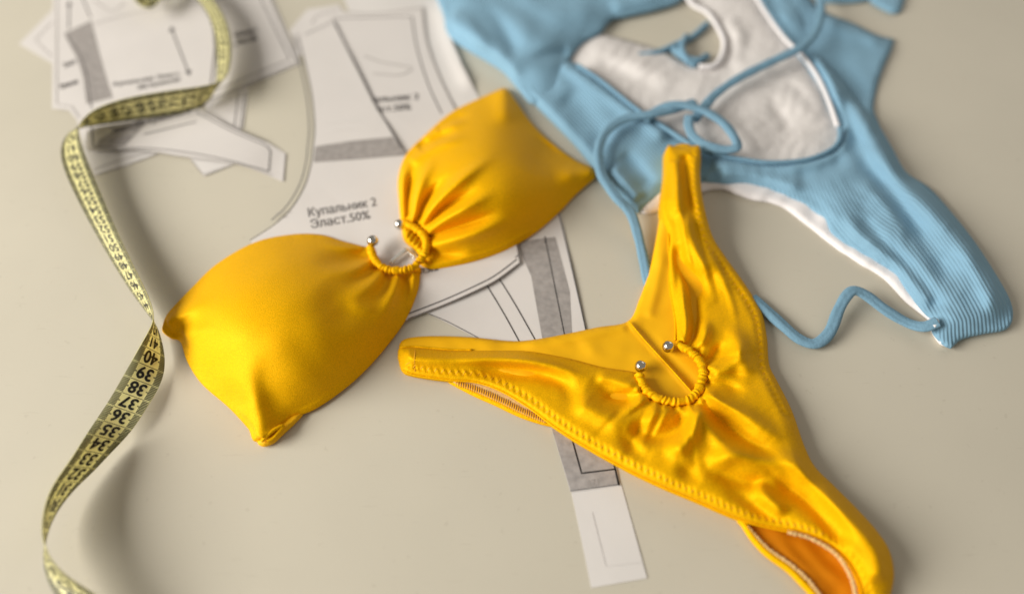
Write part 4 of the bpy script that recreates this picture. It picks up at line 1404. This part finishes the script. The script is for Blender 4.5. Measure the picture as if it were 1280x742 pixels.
    fd = [fold([(1015, 70), (1050, 115), (1085, 160), (1120, 220), (1180, 280), (1225, 340), (1250, 400)], 6.0, 15, 14, .03, .08),
          fold([(1050, 110), (1062, 150), (1080, 200), (1120, 250), (1160, 310), (1200, 370)], -3.6, 12, 14, .1, .15),
          fold([(1000, 60), (1030, 100), (1050, 140), (1056, 170), (1040, 195), (1000, 207), (940, 206), (885, 204)], 3.4, 8, 9, .05, .05),
          fold([(1060, 190), (1030, 215), (990, 222)], -2.6, 12, 12, .2, .2),
          fold([(1052, 268), (1085, 300), (1130, 340), (1165, 385)], 3.6, 9, 8, .15, .1), fold([(1062, 262), (1100, 300), (1150, 350), (1180, 395)], -3.0, 10, 12, .2, .1),
          fold([(900, 215), (960, 222), (1010, 240)], 2.2, 8, 8, .05, .2),
          fold([(1070, 215), (1110, 260), (1140, 300)], 1.6, 8, 8, .2, .2), waves(45, 60, .7), waves(46, 26, .2)]

    def hb(q, d):
        return 4.2 + dome(d, 6.5, 22), sumf(fd, q) * np.clip(d / 8, .2, 1), 2.5, 40
    cloth('body', bd, hb, M_BLUE, root, 3.6, 0.35, sharp=(28,), rib=along([(1000, 0), (1049, 95), (1095, 151), (1133, 215), (1162, 235), (1217, 300), (1262, 372), (1270, 410)]),
          label='ribbed hip and leg part at right', rim_steps=((0.6, -0.2), (0.0, 0.5)))
    px_tube('neck_binding', [(1050, 160), (1049, 176), (1036, 189), (1007, 200), (965, 203.5), (930, 200), (900, 194), (870, 184), (840, 166), (800, 140), (772, 118), (748, 99), (722, 82)],
            (9, 9, 9, 8.5, 8.5, 8.5, 8.5, 8.5, 8.5, 8, 8, 8, 8), 1.5, M_BLUE_CORD, root, 4, 8)
    # white turned corner and label at the hip tip
    cloth('lining_tip', [(1160, 400), (1168, 398), (1180, 412), (1184, 431), (1176, 428), (1166, 414)], lambda q, d: 3.0 + dome(d, .6, 4), M_WHITE_EDGE, root, 2.6, .35, sharp=(3,))
    px_tube('cord_loop', [(1166, 398), (1171, 400), (1172, 405), (1167, 408)], 8.0, 0.8, M_WHITE_EDGE, root, 2, 8)
    # cords
    R = 3.0
    px_tube('tie_cord', [(1012, -25), (1024, -5), (1026, 15), (1018, 42), (1000, 60), (965, 77), (925, 97), (897, 116), (880, 134), (868, 150)], (12, 14, 15, 15, 15, 13, 12, 11, 11, 10), R,
            M_BLUE_CORD, root, 2, 24, .66, groove=0.22, label='tie crossing the white lining')
    px_tube('tie_cord', [(868, 128), (838, 138), (812, 143), (782, 148), (759, 163), (748, 188), (752, 218), (770, 246), (788, 266), (798, 296), (808, 340), (812, 356)],
            (12, 14, 15, 14, 13, 12, 11, 12, 9, 5, 2.6, 1.6), R, M_BLUE_CORD, root, 2, 24, .66, groove=0.22, label='tie looping left and running down to the table')
    px_tube('tie_cord', [(806, 150), (824, 137), (848, 131), (876, 137), (902, 152), (917, 170), (921, 184), (905, 187), (884, 182), (868, 172), (861, 158), (862, 146)],
            (12, 14, 16, 16, 15, 14, 14, 13, 13, 12, 12, 13), R, M_BLUE_CORD, root, 2, 24, .66, groove=0.22, label='tie bow loop')
    px_tube('tie_cord', [(940, 372), (956, 386), (978, 406), (1000, 424), (1020, 429), (1037, 415), (1048, 388), (1058, 370), (1068, 363), (1084, 370), (1108, 388), (1136, 404), (1156, 408), (1172, 402)],
            (2.6, 2.6, 2.6, 2.6, 2.8, 4, 6, 8, 8.5, 7, 5, 4, 6, 8.4), 3.1, M_BLUE_CORD, root, 2, 24, .55, groove=0.22, label='long tie winding over the table to the hip')


swimsuit()
